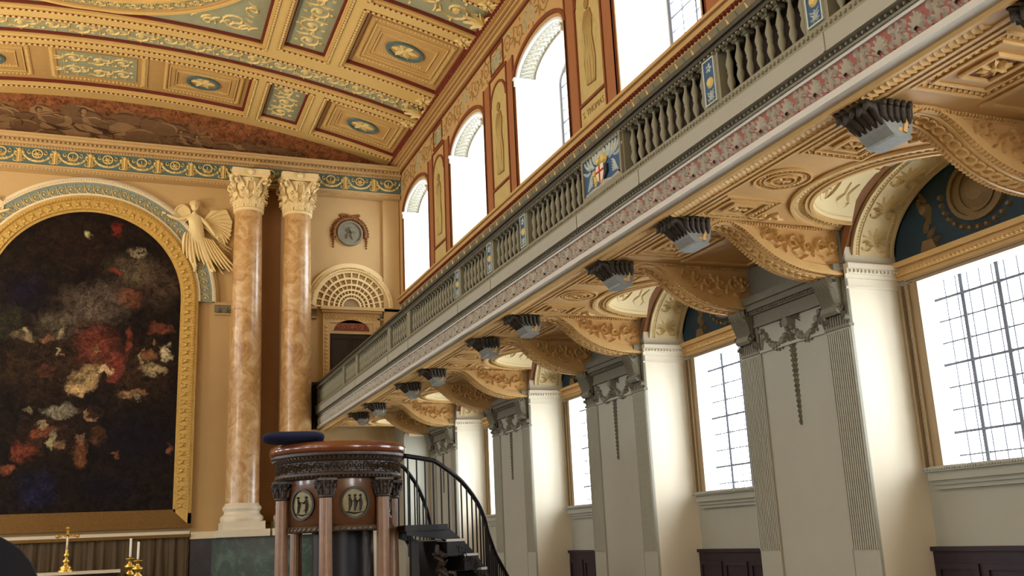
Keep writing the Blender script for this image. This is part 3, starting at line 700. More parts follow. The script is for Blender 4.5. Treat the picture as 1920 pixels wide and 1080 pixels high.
# altarpiece
alt = empty('altarpiece_painting', (XC, D, .55), label='huge dark arched altarpiece painting in a wide gilded frame on the end wall', cat='painting')
def sub(mb, name, m, parent, root):
    o = mb.build(name, m, parent, tuple(root.location)); o.location = (0, 0, 0); return o
CR = 2.12; CZ = 5.96; CB = .95
c = MB(); c.prism([(XC - CR, CB), (XC + CR, CB)] + arc(XC, CZ, CR, CR, 0, PI, 40), pm((0, D - .06, 0), (1, 0, 0), (0, 0, 1), (0, -1, 0)), 0, .03)
BL = [(-1.6, 4.3, 1.3, 1.0, (66, 46, 32), .8), (.2, 4.2, .9, .9, (70, 48, 32), .8), (-1.6, 2.7, 1.0, .6, (62, 42, 30), .8), (-1.3, 7.3, 1.0, .8, (44, 28, 22), .8), (-0.79, 5.82, 0.89, 0.59, (112, 96, 82), .9), (-1.57, 5.27, 0.62, 0.40, (106, 94, 76), .9), (0.00, 6.66, 0.67, 0.47, (112, 96, 74), .85), (0.63, 6.29, 0.50, 0.68, (90, 70, 56), .8), (-0.03, 5.99, 0.36, 0.33, (128, 76, 52), .8),
 (-2.30, 6.01, 0.55, 0.58, (14, 10, 36), .9), (-2.6, 5.3, .4, .5, (56, 58, 40), .7), (-0.39, 7.72, 0.19, 0.24, (130, 42, 28), .95), (-1.04, 7.53, 0.12, 0.13, (190, 180, 124), 1), (0.04, 7.13, 0.26, 0.12, (150, 134, 108), .9), (-0.42, 6.59, 0.20, 0.11, (140, 46, 36), .9),
 (-0.74, 4.79, 0.50, 0.58, (150, 74, 56), .85), (-0.30, 4.29, 0.26, 0.45, (152, 70, 56), .85), (-0.05, 4.9, .1, .5, (150, 70, 50), .7), (-0.87, 4.03, 0.38, 0.40, (190, 158, 108), .9), (-0.47, 4.22, 0.20, 0.16, (232, 200, 148), 1), (-1.1, 3.75, 0.3, 0.2, (230, 190, 130), 1), (-0.52, 3.65, 0.33, 0.27, (34, 24, 22), .95), (-1.39, 3.27, 0.47, 0.20, (166, 156, 128), .95), (-.75, 3.2, .3, .3, (60, 42, 32), .9),
 (-2.10, 2.37, 0.44, 0.24, (136, 66, 44), .9), (-1.7, 2.75, 0.3, 0.18, (150, 84, 56), .85), (-2.4, 1.95, 0.26, 0.19, (166, 94, 62), .9), (-1.51, 2.54, 0.10, 0.30, (190, 178, 130), .9), (-0.94, 2.30, 0.19, 0.38, (142, 88, 56), .9), (-.6, 2.7, .2, .3, (110, 70, 44), .6),
 (0.59, 4.24, 0.32, 0.18, (200, 178, 130), .9), (0.84, 4.64, 0.16, 0.20, (220, 200, 156), 1), (0.5, 4.6, .16, .2, (150, 96, 64), .9), (0.14, 3.66, 0.36, 0.16, (166, 128, 92), .9), (-1.77, 4.89, 0.30, 0.12, (150, 104, 80), .8), (-2.3, 5.0, .3, .15, (150, 130, 96), .7), (0.67, 5.22, 0.33, 0.18, (130, 70, 46), .8),
 (-2.4, 4.2, .5, .5, (70, 50, 32), .7), (-1.75, 4.2, .2, .2, (110, 64, 46), .7), (0.3, 2.6, 0.9, 0.7, (14, 12, 34), .8), (-1.75, 1.47, 0.5, 0.45, (34, 38, 78), .85), (-0.34, 1.5, 0.9, 0.4, (16, 12, 32), .8)]
rr = random.Random(21)
for k in range(26):
    x = rr.uniform(-2.9, 1.0); z = rr.choice([rr.uniform(4.4, 5.4), rr.uniform(3.2, 4.6), rr.uniform(2.2, 3.6)])
    BL.append((x, z, rr.uniform(.06, .13), rr.uniform(.07, .16), rr.choice([(150, 96, 64), (176, 136, 96), (120, 60, 42), (96, 74, 50), (190, 170, 130)]), rr.uniform(.6, .95)))
BL = [(a - XC, b - .55) + tuple(rest) for a, b, *rest in BL]
M['canvas'] = painting_mat('dark oil canvas', (10, 8, 12), (40, 28, 22), BL, .62, 5.0, .45, .92, .1)
par(c, 'canvas', M['canvas'], alt)
def archsec(r, zb): return [(XC + r, zb)] + arc(XC, CZ, r, r, 0, PI, 48) + [(XC - r, zb)]
f = MB(); mf = pm((0, D, 0), (1, 0, 0), (0, 0, 1), (0, -1, 0))
f.mi = 0
for r0, r1, h in ((2.12, 2.18, .10), (2.18, 2.40, .17), (2.40, 2.45, .22), (2.45, 2.53, .15)):
    f.ring(archsec(r1, .95 - (r1 - 2.12) * .95), archsec(r0, .95 - (r0 - 2.12) * .95), mf, 0, h, False)
f.mi = 1
for z0, z1, h in ((.55, .64, .2), (.64, .88, .15), (.88, .97, .1)): f.box(XC - 2.53, XC + 2.53, D - h, D, z0, z1)
par(f, 'frame', [M['gilt'], M['giltd']], alt)
o_ = MB()
def pol2(r0):      # along-the-arch mapping, s = distance along inner path from right foot
    leg = CZ - .95; La = PI * r0
    def fn(s, v, h):
        r = r0 + v
        if s < leg: return V((XC + r, D - h, .95 + s))
        if s < leg + La:
            a = (s - leg) / r0; return V((XC + r * cos(a), D - h, CZ + r * sin(a)))
        return V((XC - r, D - h, CZ - (s - leg - La)))
    return fn, 2 * leg + La
fn, tot = pol2(2.18)
n = int(tot / .2)
for k in range(n):
    s_ = (k + .5) * tot / n
    o_.stroke([(s_ - .07, .02), (s_ - .03, .10), (s_ - .05, .19)], .05, .035, fn, .165); o_.stroke([(s_ + .06, .02), (s_ + .02, .10), (s_ + .05, .19)], .05, .035, fn, .165); o_.dome(s_, .1, .05, .05, fn, .165)
fn2, tot2 = pol2(2.42); beads(o_, 0, tot2, 0, .07, .045, .03, fn2, .215)
par(o_, 'frame_carving', M['gilt'], alt)
# archivolt with blue ground
av = MB(); av.mi = 0
def half(r, n=48): return arc(XC, CZ, r, r, 0, PI, n)
for r0, r1, h in ((2.53, 2.58, .14), (2.86, 2.94, .16), (2.94, 3.02, .05)): av.ring(half(r1), half(r0), mf, 0, h, False)
av.mi = 1; av.ring(half(2.86), half(2.58), mf, 0, .10, False)
av.mi = 2
fn3 = lambda s, v, h: V((XC + (2.58 + v) * cos(s / 2.72), D - h, CZ + (2.58 + v) * sin(s / 2.72)))
Lr = PI * 2.72; n = 42
for k in range(n):
    s_ = Lr * (k + .5) / n
    av.stroke(arc(s_, .11, .07, .09, -PI * .9, PI * .9, 10), .03, .03, fn3, .10); av.dome(s_, .12, .028, .04, fn3, .1); av.stroke([(s_ + .1, .03), (s_ + .1, .12), (s_ + .1, .25)], .03, .03, fn3, .1)
beads(av, 0, Lr, .32, .055, .04, .02, fn3, .155)
M['archb'] = mat('archivolt grey blue', (128, 142, 136), .65, var=.12)
st('trim_10', av, [M['marb'], M['archb'], M['gold']])

# ------------------------------------------------------------------ giant columns
def column_parts(x, y, root):
    b = MB(); b.smooth = False
    b.box(-.48, .48, -.48, .48, .44, .62); 
    b.smooth = True
    b.lathe([(.47, .62), (.49, .66), (.49, .72), (.46, .76), (.42, .78), (.405, .83), (.41, .87), (.44, .90), (.445, .94), (.42, .98), (.40, .99), (.385, 1.04)], n=40)
    b.smooth = False; b.box(-.58, .58, -.55, .5, .28, .44)
    b2 = b.build('base', M['marb'], root)
    s = MB(); s.smooth = True
    prof = [(.385 - .055 * max(0, (k / 20 - .3) / .7) ** 1.4, 1.04 + (8.18 - 1.04) * k / 20) for k in range(21)]
    s.lathe(prof, n=48); s.build('shaft', M['scag'], root)
    c = MB(); c.smooth = True
    c.lathe([(.33, 8.15), (.37, 8.17), (.37, 8.21), (.335, 8.23), (.33, 8.6), (.36, 8.85), (.42, 8.98)], n=32)
    c.smooth = False
    # concave abacus
    P = []
    for q in range(4):
        a0 = PI / 4 + q * PI / 2; a1 = a0 + PI / 2
        for t in range(8):
            u = t / 8; aa = a0 + (a1 - a0) * u; r = .64 * (1 - .34 * sin(PI * u))
            P.append((r * cos(aa), r * sin(aa)))
    c.prism(P, lambda u, v, h: V((u, v, h)), 9.06, 9.2); c.prism([(x_ * .93, y_ * .93) for x_, y_ in P], lambda u, v, h: V((u, v, h)), 9.0, 9.06)
    def lf(a, r0, z0, H, W, curl, n=5):
        "acanthus leaf standing against the bell and curling out"
        for j in range(-2, 3):
            pts = []; hh = H * (1 - .12 * abs(j))
            for t in range(n + 1):
                u = t / n
                rr_ = r0 + curl * max(0, u - .55) ** 1.5 * 3.2
                zz = z0 + hh * min(u * 1.18, 1.0) - (H * .14 if u > .95 else 0)
                aa = a + j * W / 5 * (1 - .3 * u)
                pts.append((rr_ * cos(aa), rr_ * sin(aa), zz))
            c.tube(pts, [.034, .036, .034, .032, .03, .018][:n + 1], 5)
    for k in range(8): lf(2 * PI * k / 8, .345, 8.23, .30, .7, .12)
    for k in range(8): lf(2 * PI * (k + .5) / 8, .35, 8.30, .50, .62, .14)
    for q in range(4):
        a0 = PI / 4 + q * PI / 2
        for d in (-1, 1):
            pts = [(.36 * cos(a0 + d * .5), .36 * sin(a0 + d * .5), 8.68)]
            for t in range(12):
                w = t / 11; ang = PI * .5 + w * 2.6 * PI; r = .10 * (1 - .75 * w)
                R_ = .52 + r * cos(PI - ang); zz = 8.90 + r * sin(ang)
                aa = a0 + d * (.12 - .03 * w); pts.append((R_ * cos(aa), R_ * sin(aa), zz))
            c.tube(pts, [.035] * 6 + [.028] * (len(pts) - 6), 5)
        am2 = q * PI / 2
        for d in (-1, 1):
            c.tube([(.37 * cos(am2 + d * .3), .37 * sin(am2 + d * .3), 8.66), (.42 * cos(am2 + d * .2), .42 * sin(am2 + d * .2), 8.86), (.45 * cos(am2 + d * .09), .45 * sin(am2 + d * .09), 8.93), (.45 * cos(am2 + d * .03), .45 * sin(am2 + d * .03), 8.86)], .026, 5)
        c.smooth = True; cx_, cy_ = .43 * cos(am2), .43 * sin(am2)
        c.lathe([(.001, -.08), (.06, -.05), (.08, 0), (.06, .05), (.001, .08)], (cx_, cy_, 9.11), 8); c.smooth = False
    c.build('capital', M['cream'], root)
for x, lab in ((2.63, 'giant brown scagliola column with white leafy capital, nearer the altarpiece painting'), (3.84, 'giant brown scagliola column with white leafy capital, nearer the coffered niche')):
    root = empty('giant_column', (x, D - .62, 0), label=lab, cat='column', group='paired columns on the end wall')
    column_parts(x, D - .62, root)
eb = MB()   # entablature breaks forward over the columns
eb.mi = 0
for z0, z1, d in ((9.2, 9.24, .98),): eb.box(2.02, 4.46, D - d, D - .3, z0 - .01, z1)
for z0, z1, d in ((9.52, 9.58, 1.0), (9.58, 9.64, 1.04), (9.70, 9.76, 1.10), (9.64, 9.70, 1.03)): eb.box(2.02, 4.46, D - d, D - .3, z0, z1)
# (kept shallow so that the frieze line stays straight)
# ------------------------------------------------------------------ angel relief in the spandrel
def skin(name, nodes, edges, m, root, sub=2, root_i=0):
    me = bpy.data.meshes.new(name); me.from_pydata([n[0] for n in nodes], edges, []); me.materials.append(m)
    o = bpy.data.objects.new(name, me); COL.objects.link(o); o.parent = root
    o.modifiers.new('Skin', 'SKIN'); me.skin_vertices.new() if not me.skin_vertices else None
    sv = me.skin_vertices[0].data
    for i, n in enumerate(nodes):
        r = n[1]; sv[i].radius = (r, r) if not isinstance(r, tuple) else r; sv[i].use_root = (i == root_i)
    s_ = o.modifiers.new('Sub', 'SUBSURF'); s_.levels = sub; s_.render_levels = sub
    for p in me.polygons: p.use_smooth = True
    return o
M['relief'] = mat('angel plaster', (226, 204, 152), .6, var=.06)
ang = empty('angel_relief', (1.40, D - .14, 7.62), label='cream plaster angel with spread wing and shield in the spandrel beside the frame', cat='sculpture')
nodes = [((0.0, 0, 0.0), .12), ((.02, -.02, .18), .115), ((-.02, -.03, .36), .13), ((-.04, -.04, .49), .05), ((-.03, -.06, .56), .04),
         ((-.15, -.03, .42), .05), ((-.34, -.06, .34), .04), ((-.52, -.08, .40), .03), ((-.58, -.08, .43), .02),
         ((.11, -.03, .40), .05), ((.24, -.06, .25), .04), ((.36, -.08, .08), .03), ((.40, -.08, .03), .02),
         ((-.08, -.02, -.12), .10), ((-.10, -.06, -.42), .075), ((.02, -.02, -.72), .045), ((.0, -.05, -.82), .03),
         ((.10, -.02, -.14), .11), ((.22, -.05, -.46), .085), ((.34, -.02, -.72), .05), ((.38, -.05, -.80), .03)]
edges = [(0, 1), (1, 2), (2, 3), (3, 4), (2, 5), (5, 6), (6, 7), (7, 8), (2, 9), (9, 10), (10, 11), (11, 12), (0, 13), (13, 14), (14, 15), (15, 16), (0, 17), (17, 18), (18, 19), (19, 20)]
skin('body', nodes, edges, M['relief'], ang)
hd = MB(); hd.smooth = True
hd.grid(lambda u, v: V((-.03 + .085 * cos(2 * PI * u) * sin(PI * v), -.08 + .09 * sin(2 * PI * u) * sin(PI * v), .66 + .11 * cos(PI * v))), 14, 10, closed_u=True)
hd.grid(lambda u, v: V((-.035 + .02 * cos(2 * PI * u) * sin(PI * v), -.17 + .025 * sin(2 * PI * u) * sin(PI * v), .65 + .035 * cos(PI * v))), 8, 6, closed_u=True)
for dx in (-.035, .035): hd.grid(lambda u, v, dx=dx: V((-.03 + dx + .013 * cos(2 * PI * u) * sin(PI * v), -.158 + .01 * sin(2 * PI * u) * sin(PI * v), .68 + .010 * cos(PI * v))), 6, 4, closed_u=True)
hd.grid(lambda u, v: V((-.03 + .022 * cos(2 * PI * u) * sin(PI * v), -.158 + .012 * sin(2 * PI * u) * sin(PI * v), .605 + .008 * cos(PI * v))), 8, 4, closed_u=True)
hd.build('head', M['relief'], ang)
hr = MB(); hr.smooth = True
for k in range(16):
    a = PI * .1 + PI * .8 * (k % 8) / 7; z = .70 + (.04 if k < 8 else -.01)
    hr.grid(lambda u, v: V((-.03 + .085 * cos(a) + .03 * cos(2 * PI * u) * sin(PI * v), -.06 + .05 * (k < 8) + .03 * sin(2 * PI * u) * sin(PI * v), z + .05 * sin(a) + .03 * cos(PI * v))), 6, 4, closed_u=True)
hr.build('hair', M['relief'], ang)
wg = MB()
ma = pm((0, 0, 0), (1, 0, 0), (0, 0, 1), (0, -1, 0))
wg.prism([(.08, .30), (.30, .62), (.62, .66), (.74, .40), (.70, .05), (.50, -.10), (.30, .10)], ma, -.12, -.03)
for k in range(9):
    a = .9 - k * .22; wg.stroke(leaf(.22 + .03 * k, .42 - .03 * k, a, .46 - .01 * k, -.5, 6), .085, .05, ma, -.05)
for k in range(8):
    wg.stroke(leaf(.45, .0 - .05 * k, -.9 - .1 * k, .38, .4, 5), .06, .05, ma, -.07)
wg.build('wing', M['relief'], ang)
sh = MB(); sh.prism(arc(-.27, .50, .17, .2, 0, 2 * PI, 24)[:-1], ma, -.12, -.02); sh.ring(arc(-.27, .50, .17, .2, 0, 2 * PI, 24)[:-1], arc(-.27, .50, .14, .17, 0, 2 * PI, 24)[:-1], ma, -.03, .01)
sh.build('shield', M['relief'], ang)
dr = MB()
for k in range(13):
    dr.stroke(leaf(-.2 + .045 * k, .05 - .01 * k, -1.75 + .06 * k, .5 + .05 * (k % 4) + .025 * k, .25, 6), .08, .07, ma, .085 - .004 * k)
for k in range(6): dr.stroke(leaf(.3 + .03 * k, -.05 - .1 * k, -.6 - .15 * k, .3, .5, 5), .05, .04, ma, -.05)
dr.build('drapery', M['relief'], ang)
for q in range(2):       # hands
    hn = MB(); hx, hz = ((-.60, .45), (.42, .0))[q]; d = ((-1, .35), (.5, -.8))[q]
    for k in range(5):
        a = math.atan2(d[1], d[0]) + (k - 2) * .22; L_ = (.05, .075, .08, .072, .055)[k]
        hn.tube([(hx, -.08, hz), (hx + cos(a) * L_ * .6, -.09, hz + sin(a) * L_ * .6), (hx + cos(a) * L_, -.075, hz + sin(a) * L_)], [.013, .010, .007], 5)
    hn.build('hand', M['relief'], ang)
ang.scale = (1.2, 1, 1.15)
# far left angel wing tips are only just inside the frame
wl = empty('angel_relief', (-3.35, D - .14, 7.55), label='cream plaster angel relief cut off by the upper left edge of the photo', cat='sculpture')
for nm in ('body', 'head', 'wing', 'shield', 'drapery', 'hair'):
    for ch in ang.children:
        if ch.name.split('.')[0] == nm:
            c_ = ch.copy(); COL.objects.link(c_); c_.parent = wl; c_.scale = (-1, 1, 1); break

# ------------------------------------------------------------------ wreath medallion, shell niche, door
mdl = empty('wall_medallion', (5.32, D, 8.0), label='round grey relief medallion with garland hung on the pale end wall', cat='medallion')
m_ = MB(); mw = pm((5.32, D, 8.0), (1, 0, 0), (0, 0, 1), (0, -1, 0))
m_.prism(arc(0, 0, .30, .30, 0, 2 * PI, 32)[:-1], mw, 0, .05); m_.ring(arc(0, 0, .34, .34, 0, 2 * PI, 32)[:-1], arc(0, 0, .29, .29, 0, 2 * PI, 32)[:-1], mw, 0, .09)
carve(m_, rosette(0, .02, .16, 5), mw, .05, .05); m_.stroke([(-.1, -.15), (0, .05), (.06, -.18)], .08, .05, mw, .05); m_.dome(0, .12, .06, .05, mw, .05)
par(m_, 'disc', M['stone2'], mdl)
m_ = MB()
for k in range(22):
    a = -.15 + (PI + .3) * k / 21; m_.dome(.42 * cos(a), .42 * sin(a), .065, .09, mw); m_.dome(.49 * cos(a + .06), .49 * sin(a + .06), .04, .05, mw)
for q in (-1, 1):
    for k in range(5): m_.dome(q * .44, -.1 - .07 * k, .05 - .006 * k, .06, mw)
for k in range(9): m_.dome(-.24 + .06 * k, .50 + .02 * sin(k), .05, .07, mw)
par(m_, 'garland', M['buffk'], mdl, 'brown leafy garland')
NX, NZ, NR = 5.35, 5.99, .98
nc = MB(); nc.mi = 1; nc.smooth = True
def nm_(u, v, h=0):      # u around 0..PI, v 0 rim ..1 centre bottom ; shallow half dome
    a = u; r = NR * (1 - v); dep = .42 * math.sqrt(max(0, 1 - (1 - v) ** 2))
    return V((NX + r * cos(a), D - .03 + .0 - h * .9 + dep * 0 - .0, NZ + r * sin(a)))
M_n = lambda a, r, h: V((NX + r * cos(a), D - .02 - h, NZ + r * sin(a)))
nc.grid(lambda u, v: M_n(PI * u, NR * v, .0), 40, 4)
nc.smooth = False; nc.mi = 0
for k in range(15):
    a = PI * k / 14; w_ = .022
    nc.grid(lambda u, v: M_n(a + (u - .5) * 2 * w_ * (1 if v < .5 else 1.0), .24 + (NR - .24) * v, .05), 1, 6)
    for s_ in (-1, 1): nc.grid(lambda u, v: M_n(a + s_ * w_, .24 + (NR - .24) * v, .05 * u), 1, 4)
for r in (.24, .34, .46, .60, .77, .95):
    nc.ring([(a_ * PI / 40, r + .018 + r * .012) for a_ in range(41)], [(a_ * PI / 40, r - .018 - r * .012) for a_ in range(41)], lambda a, rr_, h: M_n(a, rr_, h), 0, .055, False)
nc.mi = 0
nc.ring([(a_ * PI / 40, 1.10) for a_ in range(41)], [(a_ * PI / 40, .98) for a_ in range(41)], lambda a, rr_, h: M_n(a, rr_, h), -.02, .10, False)
nc.ring([(a_ * PI / 40, 1.18) for a_ in range(41)], [(a_ * PI / 40, 1.10) for a_ in range(41)], lambda a, rr_, h: M_n(a, rr_, h), -.02, .05, False)
beads(nc, 0, PI * 1.04, 0, .055, .05, .03, lambda u, v, h: M_n(u / 1.04, 1.04 + v, h), .10)
nc.mi = 2
for (r, n_) in ((.86, 14), (.685, 14), (.53, 14), (.40, 14)):
    for k in range(n_):
        a = PI * (k + .5) / n_
        carve(nc, rosette(0, 0, .07 * r / .8, 4), lambda u, v, h: M_n(a + u / r, r + v, h), .02, .0)
nc_root = empty('coffered_niche', (NX, D, NZ), label='half round coffered shell niche head above the dark doorway', cat='niche')
par(nc, 'shell', [M['cream'], M['niche_d'], M['buff']], nc_root)
ds = MB(); ds.mi = 0
ds.box(4.52, 6.18, D - .22, D, 5.88, 5.96); ds.box(4.56, 6.14, D - .16, D, 5.82, 5.88)
ds.box(4.6, 6.1, D - .08, D, 5.56, 5.82)
ds.box(4.6, 4.78, D - .08, D, 2.9, 5.56); ds.box(5.92, 6.1, D - .08, D, 2.9, 5.56)
ds.box(4.78, 5.92, D - .06, D, 5.28, 5.56)
ds.mi = 1; mdd = pm((0, D - .08, 0), (1, 0, 0), (0, 0, 1), (0, -1, 0))
for x in (4.69, 6.01): beads(ds, 3.0, 5.5, x, .10, .08, .02, mdd, 0, 'v')
for k in range(15): ds.stroke(arc(4.7 + .093 * k, 5.70, .03, .06, 0, 2 * PI, 8), .018, .02, mdd)
d1 = empty('door_1', (5.35, D, 2.9)); d1['kind'] = 'structure'
par(ds, 'door_surround', [M['endwall'], M['buff']], d1)
ds = MB(); ds.box(4.78, 5.92, D - .03, D, 2.9, 5.28); 
for q in (4.83, 5.37): frame(ds, q, q + .5, 3.6, 5.2, .05, pm((0, D - .03, 0), (1, 0, 0), (0, 0, 1), (0, -1, 0)), 0, .02)
par(ds, 'door_leaf', M['doord'], d1)
ds = MB(); mt_ = pm((0, D - .06, 0), (1, 0, 0), (0, 0, 1), (0, -1, 0)); ds.mi = 0
ds.prism(arc(5.35, 5.36, .46, .28, 0, PI, 20), mt_, 0, .02); ds.mi = 1
carve(ds, shift(rinceau(.7, .17, .2)[0], 5.0, 5.38), mt_, .02, .02)
par(ds, 'tympanum', [M['maroon'], M['buff']], d1)

# ------------------------------------------------------------------ curtain, altar and its fittings
cu = MB(); cu.smooth = True; rr = random.Random(5)
ph = [rr.uniform(0, 6) for _ in range(8)]
def cw(x): return .05 * sin(x * 26 + ph[0]) + .03 * sin(x * 41 + ph[1] + sin(x * 5)) + .015 * sin(x * 70)
cu.grid(lambda u, v: V((-3.5 + 5.0 * u + .01 * sin(v * 5 + u * 90), D - .42 - cw(-3.5 + 5 * u) * (.35 + .65 * v), .34 - v * 1.58)), 420, 6)
cur = cu.build('altar_curtain', M['curt']); tag(cur, 'brown pleated curtain hanging below the altarpiece frame', 'curtain')
rl = MB(); rl.box(-3.5, 1.5, D - .5, D - .38, .33, .40); st('trim_11', rl, M['giltd'])
al = empty('altar', (XC, 23.0, FLOOR + .35), label='altar with pale marble top and gilded front below the curtain', cat='altar')
a = MB(); a.box(XC - 1.05, XC + 1.05, 22.6, 23.5, -.345, -.29); par(a, 'top', M['marb'], al)
a = MB(); a.box(XC - .98, XC + .98, 22.68, 23.45, FLOOR + .35, -.345); par(a, 'body', M['dado'], al)
a = MB(); ml = pm((XC - .98, 22.68, -.36), (1, 0, 0), (0, 0, 1), (0, -1, 0)); carve(a, shift(rinceau(1.9, .2, .24)[0], .03, -.24), ml, .03)
par(a, 'gilded_frieze', M['brass'], al, 'gold scroll frieze under the top')
cr = empty('altar_cross', (XC, 23.0, -.29), label='gold standing cross in the middle of the altar top', cat='cross')
a = MB(); a.smooth = True; a.lathe([(.15, -.29), (.15, -.26), (.10, -.23), (.12, -.20), (.05, -.15), (.035, -.12), (.075, -.08), (.03, -.03), (.025, .0), (.06, .04), (.03, .08), (.022, .16), (.03, .2)], (XC, 23.0, 0), 20)
par(a, 'stem', M['brass'], cr)
a = MB(); a.box(XC - .022, XC + .022, 22.98, 23.02, .18, .56); a.box(XC - .18, XC + .18, 22.98, 23.02, .40, .445)
for x, z in ((XC, .58), (XC - .19, .42), (XC + .19, .42)): a.dome(x, z, .045, .03, pm((0, 22.98, 0), (1, 0, 0), (0, 0, 1), (0, -1, 0)), 0, 8)
par(a, 'cross_arms', M['brass'], cr)
a = MB(); a.smooth = True; a.tube([(XC, 22.96, .16), (XC + .005, 22.96, .27), (XC, 22.96, .38)], [.012, .02, .014], 6); a.dome(XC, .40, .02, .02, pm((0, 22.96, 0), (1, 0, 0), (0, 0, 1), (0, -1, 0))); a.tube([(XC - .1, 22.96, .42), (XC, 22.96, .36), (XC + .1, 22.96, .42)], .009, 5)
par(a, 'white_figure', M['candle'], cr)
def candlestick(x, y, zp, zt, lab):
    r = empty('candlestick', (x, y, FLOOR + .35), label=lab, cat='candlestick', group='brass candlesticks by the altar')
    z0 = FLOOR + .35; a = MB(); a.smooth = True; H = zp
    a.lathe([(.16, z0), (.16, z0 + .04), (.09, z0 + .10), (.05, z0 + .2), (.03, z0 + .5), (.05, H - .42), (.09, H - .36), (.11, H - .30), (.05, H - .26), (.10, H - .20), (.12, H - .15), (.04, H - .10), (.03, H - .05), (.10, H - .01), (.10, H), (.02, H + .01), (.02, H + .05)], (x, y, 0), 20)
    par(a, 'stand', M['brass'], r)
    a = MB(); a.smooth = True; a.lathe([(.024, H + .03), (.024, zt), (.001, zt + .005)], (x, y, 0), 12); par(a, 'candle', M['candle'], r)
candlestick(.23, 23.3, -.08, .33, 'brass candlestick with thin white candle, the farther of two right of altar')
candlestick(.38, 22.9, -.13, .25, 'brass candlestick with thicker white candle, the nearer of two right of altar')
# dark chair back at the lower left corner
dc = empty('high_backed_chair', (-1.0, 8.0, FLOOR), label='tall dark chair with rounded back in the lower left corner', cat='chair')
a = MB(); P = [(-1.52, -.65), (-.50, -.65)] + [(-1.01 + .51 * cos(t * PI / 20), -.31 + .52 * sin(t * PI / 20) * (1 if True else 0)) for t in range(21)]
a.prism(P, pm((0, 8.1, 0), (1, 0, 0), (0, 0, 1), (0, -1, 0)), -.06, .06); par(a, 'backrest', M['navy'], dc)
a = MB(); a.box(-1.5, -.47, 7.45, 8.04, -1.15, -1.03); par(a, 'seat', M['navy'], dc)
a = MB(); a.box(-1.5, -.47, 8.02, 8.16, -1.15, -.65); par(a, 'back_frame', M['black'], dc)
for x, y in ((-1.47, 7.5), (-.5, 7.5), (-1.47, 8.1), (-.5, 8.1)):
    a = MB(); a.box(x - .03, x + .03, y - .03, y + .03, FLOOR, -1.15); par(a, 'leg', M['black'], dc)

# ------------------------------------------------------------------ gallery
GY0, GY1 = -5.0, 24.98
gal = empty('gallery', (XF, 10, 2.81), label='long side gallery with pink palmette frieze carried on scroll brackets', cat='gallery')
g = MB(); g.mi = 0
g.box(XF + .02, XW, GY0, GY1, 3.2, 3.32)                      # floor slab
g.box(XF + .02, XF + .3, GY0, GY1, 2.86, 3.2)
g.build('body', M['stone'], gal); gal.children[0].location = (-XF, -10, -2.81)
def gpar(mb, name, m, lab=None):
    o = mb.build(name, m, gal); o.location = (-XF, -10, -2.81)
    if lab: o['label'] = lab
    return o
mfz = pm((XF, 0, 0), (0, -1, 0), (0, 0, 1), (-1, 0, 0))
g = MB()
g.box(XF - .05, XF + .05, GY0, GY1, 2.82, 2.865); g.box(XF - .03, XF + .05, GY0, GY1, 2.865, 2.885); g.box(XF - .02, XF + .05, GY0, GY1, 3.075, 3.10)
gpar(g, 'white_fillet', M['fillet'])
g = MB(); g.box(XF, XF + .05, GY0, GY1, 2.88, 3.08); gpar(g, 'frieze', M['pink'], 'pink frieze ground')
g = MB(); y = 2.6; k = 0
while y < GY1 - .1:
    u = -y
    if k % 2 == 0:
        for j in range(-3, 4):
            a_ = PI / 2 - j * .42; L_ = .115 - .012 * abs(j)
            g.stroke([(u + .02 * cos(a_), 2.935 + .02 * sin(a_)), (u + L_ * .5 * cos(a_), 2.935 + L_ * .55 * sin(a_)), (u + L_ * .72 * cos(a_), 2.935 + L_ * sin(a_))], .024, .03, mfz, 0, False); g.dome(u + L_ * .74 * cos(a_), 2.935 + L_ * sin(a_), .012, .035, mfz, 0, 6)
        for q in (-1, 1): g.stroke(spiral(u + q * .035, 2.915, .026, 1.1, PI if q > 0 else 0, q, 8), .014, .025, mfz)
    else:
        for q in (-1, 1):
            g.stroke(spiral(u + q * .04, 3.03, .035, 1.1, PI / 2, -q, 8), .022, .03, mfz); g.stroke(spiral(u + q * .045, 2.94, .035, 1.1, -PI / 2, q, 8), .022, .03, mfz)
        g.stroke([(u, 2.90), (u, 2.98), (u, 3.07)], .022, .035, mfz)
        for q in (-1, 1): g.stroke([(u, 2.99), (u + q * .035, 3.0), (u + q * .06, 2.975)], .018, .025, mfz)
    y += .165; k += 1
gpar(g, 'palmette_relief', M['relg'])
g = MB(); g.mi = 0; g.box(XF - .035, XF + .02, GY0, GY1, 3.10, 3.12); g.mi = 1; g.box(XF - .01, XF + .02, GY0, GY1, 3.12, 3.16)
g.mi = 0; beads(g, -GY1, -4, 3.14, .055, .035, .03, mfz, .01, asp=.5)
gpar(g, 'dentil_course', [M['stone2'], M['black']])
g = MB(); g.box(XF - .075, XF + .05, GY0, GY1, 3.16, 3.30)
for k_, pp in enumerate(PIERS): 
    for q in (-.7, .7): g.box(XF - .085, XF - .07, pp + q - .01, pp + q + .01, 3.16, 3.30)
gpar(g, 'plain_fascia', M['stone'])
# enriched moulding on the outer edge of the soffit
g = MB(); g.mi = 0; g.box(XF + .05, XF + .30, GY0, GY1, 2.80, 2.86)
ms = pm((0, 0, 2.80), (1, 0, 0), (0, 1, 0), (0, 0, -1))
g.box(XF + .05, XF + .08, GY0, GY1, 2.785, 2.80); g.box(XF + .20, XF + .23, GY0, GY1, 2.785, 2.80); g.box(XF + .27, XF + .30, GY0, GY1, 2.79, 2.80)
y = 3.9
while y < GY1 - .05:
    g.stroke([(XF + .09, y), (XF + .14, y + .025), (XF + .19, y)], .045, .02, ms); y += .06
gpar(g, 'soffit_moulding', M['buff'])

